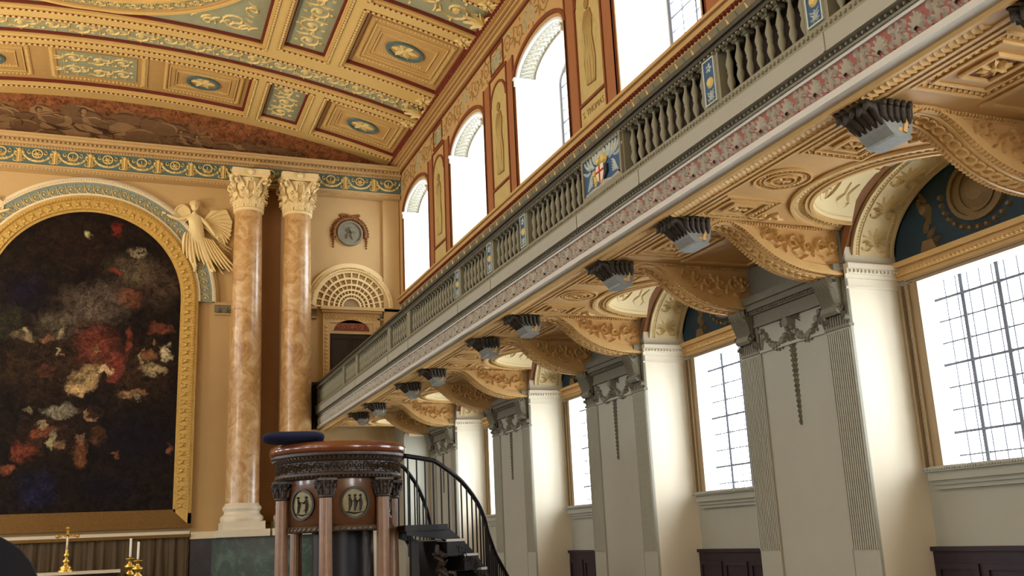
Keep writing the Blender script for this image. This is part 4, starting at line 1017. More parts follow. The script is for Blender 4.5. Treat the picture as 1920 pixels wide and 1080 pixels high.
# soffit bays with the shell recess
def bay_soffit(yb, idx):
    root = empty('soffit_bay', (XF, yb, ZS))
    X0s = XF + .28; r = .93; y0, y1 = yb - 1.36, yb + 1.36
    arcp = [(XP - r * sin(a), yb - r * cos(a)) for a in [PI * k / 32 for k in range(33)]]
    rect = []
    for (x, y) in arcp:
        dx, dy = XP - x, y - yb
        s_ = min((XP - X0s) / dx if dx > 1e-6 else 1e9, 1.36 / abs(dy) if abs(dy) > 1e-6 else 1e9)
        rect.append((XP - dx * s_, yb + dy * s_))
    b = MB(); b.mi = 0
    flat = lambda u, v, h: V((u, v, ZS - h))
    xm = XP - r
    b.add([flat(X0s, y0, 0), flat(xm, y0, 0), flat(xm, y1, 0), flat(X0s, y1, 0)], [(0, 1, 2, 3)])
    for k in range(32):
        (xa, ya), (xb, yb2) = arcp[k], arcp[k + 1]; ye = y0 if k < 16 else y1
        b.add([flat(xa, ya, 0), flat(xb, yb2, 0), flat(xb, ye, 0), flat(xa, ye, 0)], [(0, 1, 2, 3)])
    b.box(X0s - .02, XP, yb - 1.37, yb + 1.37, ZS + .45, ZS + .5)
    par(b, 'ceiling_field', M['buffd'], root)
    # shell half dome
    d = MB(); d.smooth = True; hh = .42
    d.grid(lambda u, v: V((XP - r * v * sin(PI * u), yb - r * v * cos(PI * u), ZS + hh * math.sqrt(max(0, 1 - v * v)))), 32, 10)
    d.smooth = False
    dm = lambda u, v, h: V((XP - r * (1 - h) * cos(v) * sin(u), yb - r * (1 - h) * cos(v) * cos(u), ZS + (hh - h) * sin(v)))
    for a0 in (.62, 1.57, 2.52):
        E_ = lambda k_: [(a0 + .19 * k_ * cos(t * PI / 8), .52 + .27 * k_ * sin(t * PI / 8)) for t in range(16)]
        d.ring(E_(1.0), E_(.8), dm, 0, .03)
        carve(d, [([(a0 + u * 1.0, .52 + v * 1.5) for u, v in pl], w_ * .7) for pl, w_ in rosette(0, 0, .12, 6)], dm, .03)
    for a0 in (.2, 1.09, 2.05, 2.94):
        for q in (-1, 1):
            d.stroke([(a0 + q * .02, .2), (a0 + q * .10, .38), (a0 + q * .03, .55), (a0 + q * .09, .75)], .05, .025, dm)
            d.stroke(spiral(a0 + q * .09, .34, .06, 1, 0, q, 8), .03, .02, dm)
    d.mbox(dm, .02, PI - .02, .06, .10, 0, .02, 36); d.mbox(dm, .02, PI - .02, 1.0, 1.05, 0, .02, 36)
    par(d, 'shell_recess', M['cream'], root)
    # mouldings round the recess
    m2 = MB(); m2.mi = 0
    ca = lambda rr_: [(XP - rr_ * sin(a), yb - rr_ * cos(a)) for a in [PI * k / 40 for k in range(41)]]
    for r0, r1, h in ((.93, .96, .03), (.96, 1.0, .015), (1.10, 1.13, .03)): m2.ring(ca(r1), ca(r0), flat, 0, h, False)
    m2.mi = 1
    for k in range(52):
        a = PI * (k + .5) / 52; f2 = lambda u, v, h: flat(XP - (1.02 + v) * sin(a + u), yb - (1.02 + v) * cos(a + u), h)
        m2.stroke([(-.02, 0), (.01, .035), (-.01, .075)], .035, .02, f2)
    par(m2, 'recess_moulding', [M['buff'], M['cream']], root)
    # square, round and lozenge panels in a row
    def panel(cx, cy, kind):
        p = MB(); p.mi = 0
        if kind == 'circle':
            for r0, r1, h in ((.225, .245, .02), (.15, .163, .02), (.095, .108, .03)): p.ring(arc(cx, cy, r1, r1, 0, 2 * PI, 36)[:-1], arc(cx, cy, r0, r0, 0, 2 * PI, 36)[:-1], flat, 0, h)
            for k in range(30):
                a = 2 * PI * k / 30; p.stroke([(cx + .172 * cos(a), cy + .172 * sin(a)), (cx + .195 * cos(a + .08), cy + .195 * sin(a + .08)), (cx + .218 * cos(a), cy + .218 * sin(a))], .03, .018, flat)
            p.mi = 1; p.prism(arc(cx, cy, .095, .095, 0, 2 * PI, 20)[:-1], flat, .0, .004)
        else:
            w, h_ = .30, .27
            for s_, t_, hh_ in ((1, .018, .02), (.72, .015, .02), (.40, .02, .03)): frame(p, cx - w * s_, cx + w * s_, cy - h_ * s_, cy + h_ * s_, t_, flat, 0, hh_)
            n_ = 9
            for s_ in (.86,):
                for k in range(n_):
                    t = -1 + 2 * (k + .5) / n_
                    for (a1, a2) in ((t, 1), (t, -1), (1, t), (-1, t)):
                        x_, y_ = cx + a1 * w * s_, cy + a2 * h_ * s_; p.stroke([(x_ - .022, y_ - .015), (x_, y_ + .008), (x_ + .022, y_ - .01)], .028, .018, flat)
            p.mi = 1; p.add([flat(cx - w * .4, cy - h_ * .4, .004), flat(cx + w * .4, cy - h_ * .4, .004), flat(cx + w * .4, cy + h_ * .4, .004), flat(cx - w * .4, cy + h_ * .4, .004)], [(0, 1, 2, 3)])
        p.mi = 2; carve(p, shift(rosette(0, 0, .085, 7), cx, cy), flat, .03, .004, [(cx, cy, .03)])
        par(p, 'panel', [M['buff'], M['buffk'], M['buff']], root)
    panel(5.09, yb - .73, 'square'); panel(5.03, yb + .08, 'circle'); panel(5.09, yb + .82, 'square')
    for q in (-1, 1):
        p = MB(); cx, cy = 5.52, yb + q * .98
        carve(p, shift([(spiral(-.06, 0, .06, 1.2, 0, 1, 10), .03), (spiral(.06, 0, .06, 1.2, PI, -1, 10), .03), (leaf(0, 0, PI / 2, .12, .3), .03), (leaf(0, 0, -PI / 2, .12, .3), .03), (leaf(-.1, .02, 2.6, .1, .6), .025), (leaf(.1, .02, .6, .1, -.6), .025)], cx, cy), flat, .025)
        par(p, 'leaf_sprig', M['buff'], root)
    return root
ords = ['nearest the camera', 'between the two big grey piers', 'beyond the second pier', 'beyond the third pier', 'beside the far end wall']
for i, yb in enumerate([y for y in BAYS if y > 4]):
    r_ = bay_soffit(yb, i)
    tag(r_, 'buff gallery soffit bay with shell recess, ' + ['at the right above the large window', 'above the second window', 'above the third window', 'above the fourth window', 'nearest the end wall'][i], 'ceiling panel', 'gallery soffit bays')
def pier_soffit(yp, i):
    root = empty('soffit_coffer', (XF, yp, ZS)); flat = lambda u, v, h: V((u, v, ZS - h))
    b = MB(); b.box(XF + .28, XP + .02, yp - .70, yp + .70, ZS, ZS + .06); par(b, 'ceiling_field', M['buffd'], root)
    p = MB(); p.mi = 0; cx, cy, w, h_ = 5.11, yp, .32, .40
    for s_, t_, hh_ in ((1, .018, .02), (.74, .015, .02), (.42, .02, .03)): frame(p, cx - w * s_, cx + w * s_, cy - h_ * s_, cy + h_ * s_, t_, flat, 0, hh_)
    for k in range(11):
        t = -1 + 2 * (k + .5) / 11
        for (a1, a2) in ((t, 1), (t, -1), (1, t), (-1, t)):
            x_, y_ = cx + a1 * w * .87, cy + a2 * h_ * .87; p.stroke([(x_ - .022, y_ - .015), (x_, y_ + .008), (x_ + .022, y_ - .01)], .028, .018, flat)
    p.mi = 1; p.add([flat(cx - w * .42, cy - h_ * .42, .004), flat(cx + w * .42, cy - h_ * .42, .004), flat(cx + w * .42, cy + h_ * .42, .004), flat(cx - w * .42, cy + h_ * .42, .004)], [(0, 1, 2, 3)])
    p.mi = 2; carve(p, shift(rosette(0, 0, .11, 8), cx, cy), flat, .035, .004, [(cx, cy, .04)])
    p.mi = 0; frame(p, 5.5, 6.36, cy - .5, cy + .5, .05, flat, 0, .02)
    par(p, 'panel', [M['buff'], M['buffk'], M['buff']], root)
    tag(root, 'small buff ceiling coffer between a pair of scroll brackets, ' + i, 'ceiling panel', 'gallery soffit coffers')
plab = ['at the upper right corner', 'over the large near pier', 'over the second pier', 'over the third pier', 'over the farthest pier']
for i, yp in enumerate(PIERS): pier_soffit(yp, plab[i])

# scroll brackets
def bez(p0, p1, p2, p3, n):
    return [tuple(((1 - t) ** 3 * a + 3 * (1 - t) ** 2 * t * b + 3 * (1 - t) * t * t * c_ + t ** 3 * d) for a, b, c_, d in zip(p0, p1, p2, p3)) for t in [k / n for k in range(n + 1)]]
SC = bez((4.92, 2.58), (4.96, 2.82), (5.22, 2.86), (5.44, 2.66), 10) + bez((5.44, 2.66), (5.66, 2.46), (5.88, 2.32), (6.46, 2.33), 12)[1:]
def make_bracket():
    root = empty('gallery_bracket', (XP, 0, ZS)); hw = .115
    mX = lambda u, v, h: V((u, h, v))
    def bp(mb, name, m, lab=None):
        o = mb.build(name, m, root); o.location = (-XP, 0, -ZS)
        if lab: o['label'] = lab
    b = MB(); lo = [(x, z + .05) for x, z in SC]
    n = len(lo)
    for s_ in (-1, 1):
        b.add([mX(x, z, s_ * hw) for x, z in lo] + [mX(x, ZS, s_ * hw) for x, z in lo], [(i, i + 1, n + i + 1, n + i) for i in range(n - 1)])
    bp(b, 'web', M['buffd'])
    # moulded rim following the S
    r = MB()
    def off(d): 
        out = []
        for i, (x, z) in enumerate(SC):
            a = SC[max(0, i - 1)]; c_ = SC[min(n - 1, i + 1)]; dx, dz = c_[0] - a[0], c_[1] - a[1]; L = math.hypot(dx, dz)
            out.append((x - dz / L * d, z + dx / L * d))
        return out
    for d0, d1, w in ((0, .03, .15), (.03, .065, .14), (.065, .095, .13)):
        A, B = off(d0), off(d1)
        P = [mX(x, z, -w) for x, z in A] + [mX(x, z, -w) for x, z in B] + [mX(x, z, w) for x, z in B] + [mX(x, z, w) for x, z in A]
        r.add(P, [(k * n + i, k * n + i + 1, ((k + 1) % 4) * n + i + 1, ((k + 1) % 4) * n + i) for k in range(4) for i in range(n - 1)])
    bp(r, 'scroll_rim', M['buff'])
    # chain of rings on the underside
    q = MB(); 
    cum = [0]
    for i in range(1, n): cum.append(cum[-1] + math.hypot(SC[i][0] - SC[i - 1][0], SC[i][1] - SC[i - 1][1]))
    def along(s_, v, h):
        s_ = min(max(s_, 0), cum[-1] - 1e-6); i = max(j for j in range(n - 1) if cum[j] <= s_); t = (s_ - cum[i]) / (cum[i + 1] - cum[i])
        x = SC[i][0] + t * (SC[i + 1][0] - SC[i][0]); z = SC[i][1] + t * (SC[i + 1][1] - SC[i][1]); dx, dz = SC[i + 1][0] - SC[i][0], SC[i + 1][1] - SC[i][1]; L = math.hypot(dx, dz)
        return V((x + dz / L * h, v, z - dx / L * h))
    L = cum[-1]; k = 0; s0 = .08
    while s0 < L - .05:
        q.stroke(arc(s0, 0, .042, .05, 0, 2 * PI, 10), .022, .02, along, 0, False); s0 += .082
    for v in (-.085, .085): q.mbox(along, .04, L, v - .012, v + .012, 0, .014, 20)
    s0 = .04
    while s0 < L - .02:
        for v in (-.13, .13): q.stroke([(s0, v - .025), (s0 + .012, v), (s0, v + .025)], .022, .014, along)
        s0 += .036
    bp(q, 'ring_chain', M['buff'])
    # carved scrolls on both faces, bead row at the top
    for s_ in (-1, 1):
        c_ = MB(); fm = lambda u, v, h, s_=s_: V((u, s_ * (hw + h), v))
        xx = 5.62; kk = 0
        st_ = [(leaf(5.10, 2.775, .1, .2, -.3), .025)]
        for (cx, cz, rr_, d) in ((5.62, 2.70, .05, 1), (5.76, 2.66, .065, -1), (5.91, 2.62, .075, 1), (6.07, 2.60, .08, -1), (6.23, 2.60, .08, 1), (6.37, 2.62, .06, -1)):
            st_.append((spiral(cx, cz + .015, rr_, 1.3, 0, d, 12), .028)); st_.append((leaf(cx, cz - rr_, -PI / 2 + .4 * d, rr_ * 1.3, d * 1.2), .03)); st_.append((leaf(cx + d * .03, cz + rr_ * .6, PI / 2 - d * .5, rr_ * .9, d * 1.0), .03))
            st_.append((leaf(cx - rr_, cz, PI * 1.3, rr_ * 1.2, .9 * d), .025))
        carve(c_, st_, fm, .035)
        beads(c_, 4.72, 6.44, 2.785, .032, .03, .035, fm, .005, asp=.7)
        c_.mbox(fm, 4.70, 6.44, 2.765, 2.81, 0, .012)
        bp(c_, 'side_carving', M['buff'])
    # small leafy capital at the outer end, pale blue grey on its foot
    k_ = MB(); P4 = [(4.68, 5.00, 2.80, .15), (4.71, 4.99, 2.70, .145), (4.76, 4.98, 2.62, .14), (4.82, 4.95, 2.56, .135)]
    for i in range(len(P4) - 1):
        a0, b0, z0, w0 = P4[i]; a1, b1, z1, w1 = P4[i + 1]
        k_.add([(a0, -w0, z0), (a0, w0, z0), (a1, w1, z1), (a1, -w1, z1), (b0, -w0, z0), (b0, w0, z0), (b1, w1, z1), (b1, -w1, z1)], [(0, 1, 2, 3), (1, 5, 6, 2), (4, 0, 3, 7), (5, 4, 7, 6)])
    k_.box(4.81, 4.96, -.145, .145, 2.545, 2.565)
    bp(k_, 'bracket_foot', M['footg'], 'pale grey foot of the bracket')
    k_ = MB(); k_.smooth = True
    for s_ in (-1, 1):
        for j in range(5):
            x = 4.72 + .056 * j
            k_.tube([(x + .05 - .01 * j, s_ * .145, 2.65), (x + .01, s_ * .15, 2.70), (x - .01, s_ * .17, 2.755), (x - .015, s_ * .20, 2.77), (x - .015, s_ * .205, 2.745)], [.012, .028, .032, .026, .012], 6)
    for j in range(-2, 3):
        q_ = .015 * (j % 2)
        k_.tube([(4.75, j * .054, 2.64), (4.715, j * .058, 2.69 - q_), (4.665, j * .066, 2.75 - q_), (4.60, j * .07, 2.765 - q_), (4.585, j * .07, 2.71 - q_)], [.012, .028, .036, .030, .012], 6)
    for j in range(-2, 3): k_.tube([(4.72, j * .05, 2.70), (4.62, j * .065, 2.79), (4.56, j * .07, 2.79)], [.02, .03, .012], 5)
    bp(k_, 'acanthus_leaf', M['leafd'], 'dark carved leaves')
    return root
bk = make_bracket()
bl = []
for i, yp in enumerate(PIERS):
    for q in (-1, 1):
        o = bk if not bl else cp(bk); o.location = (XP, yp + q * .76, ZS); bl.append(o)
        near = 'nearer' if q < 0 else 'farther'
        tag(o, 'S curved plaster scroll bracket, the %s of the pair %s' % (near, plab[i]), 'bracket', 'gallery scroll brackets')

# ------------------------------------------------------------------ piers
def make_pier():
    root = empty('pier', (XP, 0, FLOOR))
    def bp(mb, name, m, lab=None):
        o = mb.build(name, m, root); o.location = (-XP, 0, -FLOOR)
        if lab: o['label'] = lab
        return o
    b = MB(); b.box(XP + .03, XG + .08, -PH, PH, FLOOR, 2.44); b.box(XP + .03, XG + .08, -PH - .0, PH, 2.44, 3.3)
    bp(b, 'shaft', M['creamw'])
    mp_ = pm((XP, 0, 0), (0, -1, 0), (0, 0, 1), (-1, 0, 0))
    for q in (-1, 1):
        b = MB(); c0 = q * (PH - .18); 
        b.mbox(mp_, c0 - .18, c0 + .18, FLOOR, 1.83, -.04, 0)
        k = 0
        for j in range(12):
            u = c0 - .165 + .03 * j; b.mbox(mp_, u - .008, u + .008, -.25, 1.81, 0, .012)
        bp(b, 'pilaster', M['stone'])
        b = MB()      # small fluted block and console scroll over it
        b.mbox(mp_, c0 - .185, c0 + .185, 1.83, 1.86, -.04, .02)
        for j in range(9): b.mbox(mp_, c0 - .165 + .036 * j, c0 - .145 + .036 * j, 1.86, 1.97, 0, .015)
        b.mbox(mp_, c0 - .18, c0 + .18, 1.86, 2.38, -.04, 0)
        sp = [(.02, 1.97), (.07, 1.96), (.10, 1.99), (.09, 2.04), (.06, 2.08), (.08, 2.16), (.14, 2.24), (.17, 2.30), (.16, 2.37), (.0, 2.38)]
        b.prism(sp, lambda u, v, h: V((XP - u, -(c0 - .12 + h), v)), 0, .24)
        for e_ in (0, .24):
            fm = lambda u, v, h, e_=e_: V((XP - u, -(c0 - .12 + e_ + (h if e_ else -h)), v))
            b.stroke(spiral(.06, 2.02, .045, 1.3, 0, 1, 12), .022, .03, fm); b.stroke(spiral(.10, 2.29, .06, 1.3, PI, -1, 12), .028, .03, fm)
        for j in range(-2, 3):
            b.stroke([(c0 + j * .045, 2.0), (c0 + j * .05, 2.1), (c0 + j * .055, 2.2), (c0 + j * .04, 2.33)], .05, .04, lambda u, v, h: mp_(u, v, h + .05 + max(0, (v - 2.05)) * .36))
        for sx in (-1, 1):   # drooping volutes beside the block
            b.stroke(spiral(c0 + sx * .15, 1.93, .05, 1.2, PI / 2, sx, 12), .03, .05, mp_)
        bp(b, 'console', M['stone2'])
    b = MB(); b.mbox(mp_, -.56, .56, FLOOR, 2.38, -.05, -.018)
    for q in (-1, 1): b.mbox(mp_, q * .56 - .006, q * .56 + .006, FLOOR, 1.83, -.03, .008)
    b.mbox(mp_, -.56, .56, 1.83, 1.86, -.04, .01)
    bp(b, 'centre_panel', M['stone'])
    b = MB()
    for z0, z1, h in ((2.12, 2.15, .03), (2.15, 2.26, .015), (2.26, 2.30, .06), (2.30, 2.36, .10), (2.36, 2.44, .14)): b.mbox(mp_, -.60, .60, z0, z1, -.04, h)
    b.mbox(mp_, -PH, PH, 2.38, 2.44, -.04, .12); b.mbox(mp_, -PH, PH, 2.44, 2.82, -.04, -.0)
    beads(b, -.58, .58, 2.28, .04, .03, .03, mp_, .055)
    bp(b, 'cornice', M['stone2'])
    g_ = MB()      # swags, central head and long husk drop
    for q in (-1, 1):
        A = [(q * (.50 - .46 * t), 2.06 - .20 * sin(PI * t * .9) - .0 * t) for t in [k / 9 for k in range(10)]]
        for i_, (u, v) in enumerate(A):
            g_.dome(u, v, .045 + .012 * sin(i_ * 2), .07, mp_, -.03, 7); g_.dome(u + .02, v - .045, .025, .045, mp_, -.03, 5)
        g_.stroke(leaf(q * .5, 2.08, -PI / 2, .25, q * .3), .05, .04, mp_, -.03)
    g_.dome(0, 2.06, .085, .12, mp_, -.03, 10)
    for q in (-1, 1):
        for j in range(4): g_.stroke(leaf(q * .03, 2.07 + .01 * j, PI / 2 - q * (.6 + .3 * j), .15, -q * .8), .035, .05, mp_, -.03)
    for k in range(18):
        z = 1.92 - k * .053; w_ = .056 - .0024 * k
        for q in (-1, 1): g_.stroke([(0, z + .03), (q * w_ * .9, z + .01), (q * w_ * .45, z - .03)], w_ * .8, .04, mp_, -.03)
        g_.dome(0.01 * sin(k * 1.7), z, w_ * .45, .05, mp_, -.03, 5)
    bp(g_, 'garland', M['stone2'], 'darker carved swag and long husk drop')
    for q in (-1, 1):     # impost cornice across each flank
        b = MB(); fl = lambda u, v, h, q=q: V((u, q * (PH + h), v))
        for z0, z1, h in ((2.20, 2.22, .012), (2.30, 2.34, .02), (2.34, 2.39, .045), (2.39, 2.44, .07)): b.mbox(fl, XP + .0, XN, z0, z1, -.02, h)
        beads(b, XP + .02, XN, 2.365, .045, .035, .02, fl, .045)
        bp(b, 'impost', M['creamw'])
    return root
p0 = make_pier()
plabel = ['large grey fluted pier just beyond the right edge of the photo', 'largest grey pier in view, with fluted pilasters and a hanging husk garland', 'grey pier with husk garland, second largest in view', 'grey pier with husk garland, third from the right', 'farthest grey garland pier, partly behind the curved stair']
for i, yp in enumerate(PIERS):
    o = p0 if i == 0 else cp(p0)
    o.location = (XP, yp, FLOOR); tag(o, plabel[i], 'pier', 'gallery piers')
# half pier against the end wall
mb = MB(); mb.box(XP, XG + .08, 24.0, 25.0, FLOOR, 3.3); st('wall_end_return', mb, M['stone'])

# ------------------------------------------------------------------ lower niche bays: wall, window, vault, lunette
mn = pm((XN, 0, 0), (0, -1, 0), (0, 0, 1), (-1, 0, 0))
for yb in BAYS:
    lw = MB(); y0, y1 = yb - 1.14, yb + 1.14; a, b_ = yb - .885, yb + .885
    lw.mi = 0
    lw.box(XN, XG + .04, y0, y1, FLOOR, .46); lw.box(XN, XG + .04, y0, y1, 2.236, 3.3)
    lw.box(XN, XG + .04, y0, a, .46, 2.236); lw.box(XN, XG + .04, b_, y1, .46, 2.236)
    st('wall_right_niche', lw, M['stone'])
wn = len([y for y in UW if y >= 2]) + 1
for i, yb in enumerate(BAYS):
    if yb < 1: continue
    half_w = .885
    root = empty('window_%d' % (wn + i), (XN, yb, .46)); root['kind'] = 'structure'
    # reveals and cream architrave
    a = MB(); a.mi = 0
    for q in (-1, 1): a.grid(lambda u, v: V((XN - .03 + (XG + .04 - XN + .03) * u, yb + q * (half_w - .003), .46 + 1.776 * v)), 1, 1)
    a.add([(XN - .03, yb - half_w, 2.233), (XN - .03, yb + half_w, 2.233), (XG + .04, yb + half_w, 2.233), (XG + .04, yb - half_w, 2.233)], [(0, 1, 2, 3)])
    par(a, 'reveal', M['white'], root)
    a = MB()
    for w0, w1, h in ((0, .05, .03), (.05, .11, .02), (.11, .14, .045), (.20, .235, .05)):
        for q in (-1, 1):
            e0, e1 = sorted((q * (half_w + w0), q * (half_w + w1))); a.mbox(mn, -yb + e0, -yb + e1, .46, 2.236, 0, h)
        if w0 < .2: a.mbox(mn, -yb - half_w - w1 + .0, -yb + half_w + w1, 2.236 + w0 * .3, 2.236 + w1 * .3 + .01, 0, h)
    for q in (-1, 1):
        u = -yb + q * (half_w + .17); k = 0; z = .5
        while z < 2.22: a.dome(u, z, .022, .03, mn, 0, 5); z += .055
    par(a, 'window_frame', M['framew'], root)
    a = MB()
    for z0, z1, h in ((2.29, 2.33, .03), (2.33, 2.38, .07), (2.38, 2.41, .05), (2.41, 2.46, .11)): a.mbox(mn, -yb - 1.16, -yb + 1.16, z0, z1, 0, h)
    beads(a, -yb - 1.12, -yb + 1.12, 2.355, .05, .03, .02, mn, .07)
    par(a, 'cornice', M['buff'], root)
    a = MB()
    for z0, z1, h in ((.42, .46, .16), (.34, .42, .12), (.30, .34, .08), (.26, .30, .05)): a.mbox(mn, -yb - 1.0, -yb + 1.0, z0, z1, 0, h)
    a.mbox(mn, -yb - 1.0, -yb + 1.0, .445, .47, -.22, .1)
    beads(a, -yb - 1., -yb + 1., .44, .03, .02, .015, mn, .16)
    par(a, 'window_sill', M['stone'], root)
    a = MB(); a.box(XG, XG + .004, yb - half_w, yb + half_w, .46, 2.236); par(a, 'glass', M['glass'], root)
    a = MB()
    for yy in (.55, .12, -.31, -.74): a.box(XG - .035, XG - .005, yb + yy - .021, yb + yy + .021, .46, 2.236)
    par(a, 'mullion', M['lead'], root)
    a = MB()
    for k in range(13):
        yy = half_w - .12 - .1435 * k
        if abs(yy) < half_w: a.box(XG - .02, XG - .012, yb + yy - .0055, yb + yy + .0055, .46, 2.236)
    for k in range(8):
        z = 2.05 - .2125 * k; r = .012 if k % 3 == 0 else .007; a.box(XG - .045 if r > .01 else XG - .022, XG - .028 if r > .01 else XG - .012, yb - half_w, yb + half_w, z - r, z + r)
    par(a, 'lead_lattice', M['lead'], root)
    # vault and lunette
    vt = empty('vault_niche', (XN, yb, 2.44)); vt['kind'] = 'structure'
    VW, VR = 1.16, .80; V0 = 2.46
    vm = lambda u, v, h: V((v, yb + (VW - h) * cos(u), V0 + (VR - h) * sin(u)))      # u angle, v = x
    a = MB(); a.mi = 0; a.grid(lambda u, v: vm(PI * u, XP - .0 + (XN - XP) * v, 0), 40, 1)
    shc = [(yb - .93 * cos(PI * k / 40), ZS + .42 * math.sqrt(max(0, 1 - cos(PI * k / 40) ** 2))) for k in range(41)]
    brc = [(yb - VW * cos(PI * k / 40), V0 + VR * sin(PI * k / 40)) for k in range(41)]
    a.grid(lambda u, v: V((XP + .001, *(shc if v > .5 else brc)[round(u * 40)])), 40, 1)
    a.box(XP, XN + .1, yb - 1.2, yb + 1.2, 3.28, 3.32)
    par(a, 'vault_surface', M['buffk'], vt)
    a = MB(); a.mi = 0; a.mbox(vm, .10, PI - .10, XP + .12, XN - .05, 0, .025, 36)
    for u0, u1 in ((XP + .12, XP + .15), (XN - .08, XN - .05), (XP + .20, XP + .215), (XN - .145, XN - .13)): a.mbox(vm, .10, PI - .10, u0, u1, .02, .04, 36)
    sw = lambda u, v, h: vm(.14 + u, XP + .225 + v, h)
    n_ = 7
    for k in range(n_):
        c0 = .14 + (PI - .28) * (k + .5) / n_; xc = (XP + XN + .07) / 2 - .0
        carve(a, [([(c0 + v / 1.0 * 1.0, xc + u) for u, v in pl], w_) for pl, w_ in palmette(0, -.1, .2, .26, 7)], vm, .035, .025)
        for q in (-1, 1): a.stroke([(c0 - .14 + .05 * cos(t), xc + q * .09 + .05 * sin(t)) for t in [j * .6 for j in range(9)]], .02, .03, vm, .025)
    s_ = .12
    while s_ < PI - .12:
        for xx in (XP + .175, XN - .105): a.dome(s_, xx, .012, .02, vm, .025, 4)
        s_ += .035
    par(a, 'arch_panel', M['cream'], vt, 'cream carved panel lining the arch')
    a = MB(); ln = pm((XN - .015, 0, 0), (0, -1, 0), (0, 0, 1), (-1, 0, 0))
    a.prism([(-yb + x_, z_) for x_, z_ in arc(0, V0 - .02, VW, VR, 0, PI, 30)], ln, -.01, 0)
    par(a, 'lunette_ground', M['lun'], vt)
    lr = empty('lunette_relief', (XN, yb, 2.5))
    a = MB(); cx, cz = -yb, V0 + .42
    a.ring(arc(cx, cz, .33, .29, 0, 2 * PI, 28)[:-1], arc(cx, cz, .29, .25, 0, 2 * PI, 28)[:-1], ln, 0, .05); a.prism(arc(cx, cz, .29, .25, 0, 2 * PI, 24)[:-1], ln, 0, .02)
    a.dome(cx, cz, .17, .05, ln, .02, 20); a.ring(arc(cx, cz, .21, .21, 0, 2 * PI, 28)[:-1], arc(cx, cz, .19, .19, 0, 2 * PI, 28)[:-1], ln, .02, .04)
    par(a, 'medallion', M['lung'], lr)
    a = MB()
    for k in range(16):
        t = PI * .98 + PI * 1.04 * k / 15; a.dome(cx + .44 * cos(t), cz + .38 * sin(t) + .03, .035, .045, ln, 0, 5)
    for q in (-1, 1):
        for j in range(7): a.stroke(leaf(cx + q * (.62 + .03 * (j % 3)), V0 + .06 + .07 * j, PI / 2 + q * (.5 - .25 * j), .15, q * .9), .05, .045, ln)
        a.prism([(cx + q * .54, V0 + .02), (cx + q * .74, V0 + .02), (cx + q * .70, V0 + .12), (cx + q * .58, V0 + .12)], ln, 0, .05)
        a.dome(cx + q * .64, V0 + .42, .07, .07, ln, 0, 8)
    par(a, 'foliage', M['lung'], lr)
    tag(lr, 'bronze coloured medallion and leaf relief on dark blue lunette, ' + ['outside the photo', 'above the large right hand window', 'above the second window', 'above the third window', 'above the fourth window', 'beside the end wall'][i], 'wall relief', 'lunette reliefs')
    dd = MB(); dd.box(XN - .06, XN, yb - 1.19, yb + 1.19, FLOOR, -.26); dd.box(XN - .09, XN, yb - 1.19, yb + 1.19, -.29, -.25)
    for q in range(4): frame(dd, -yb - 1.1 + .56 * q, -yb - .6 + .56 * q, FLOOR + .2, -.4, .05, pm((XN - .06, 0, 0), (0, -1, 0), (0, 0, 1), (-1, 0, 0)), 0, .02)
    st('trim_%d' % (20 + i), dd, M['dado'])

# ------------------------------------------------------------------ balustrade
BX = XF - .02
def post(y, w, kind, lab):
    root = empty('balustrade_post', (BX, y, 3.30))
    b = MB(); b.box(BX - .02, BX + .12, y - w / 2, y + w / 2, 3.38, 3.84); par(b, 'block', M['bal'], root)
    mp_ = pm((BX - .02, 0, 0), (0, -1, 0), (0, 0, 1), (-1, 0, 0))
    if kind == 'tile':
        b = MB(); b.mi = 0; b.mbox(mp_, -y - w * .30, -y + w * .30, 3.42, 3.80, 0, .012)
        b.mi = 1; frame(b, -y - w * .34, -y + w * .34, 3.41, 3.81, .012, mp_, 0, .02)
        b.mi = 2; b.dome(-y, 3.60, w * .2, .02, mp_, .012, 10)
        b.mi = 1; carve(b, shift(rosette(0, 0, w * .18, 5), -y, 3.73), mp_, .012, .012); carve(b, shift(palmette(0, 0, .08, w * .4, 5), -y, 3.45), mp_, .012, .012)
        b.stroke([(-y - w * .2, 3.52), (-y, 3.50), (-y + w * .2, 3.53)], .02, .012, mp_, .012)
        par(b, 'painted_tile', [M['tileb'], M['tileg'], M['tiley']], root, 'blue and white painted panel')
    tag(root, lab, 'balustrade post', 'gallery balustrade posts')
PO = [(5.10, 'tile', 'at the top right edge'), (6.46, 'tile', 'between the shield panel and the top right'), (10.70, 'tile', 'next beyond the shield panel'), (11.92, 'tile', 'second beyond the shield panel'), (13.30, 'tile', 'third beyond the shield panel'), (16.05, 'p', 'fourth beyond the shield panel'), (17.40, 'p', 'fifth beyond the shield panel'), (20.15, 'p', 'sixth beyond the shield panel'), (21.50, 'p', 'seventh beyond the shield panel'), (24.72, 'p', 'at the far end by the end wall')]
for y, k, l in PO: post(y, .25 if k == 'tile' else .2, k, ('grey gallery post with blue painted panel, ' if k == 'tile' else 'plain grey gallery post, ') + l)
post(3.72, .25, 'tile', 'grey gallery post with blue painted panel, outside the photo')
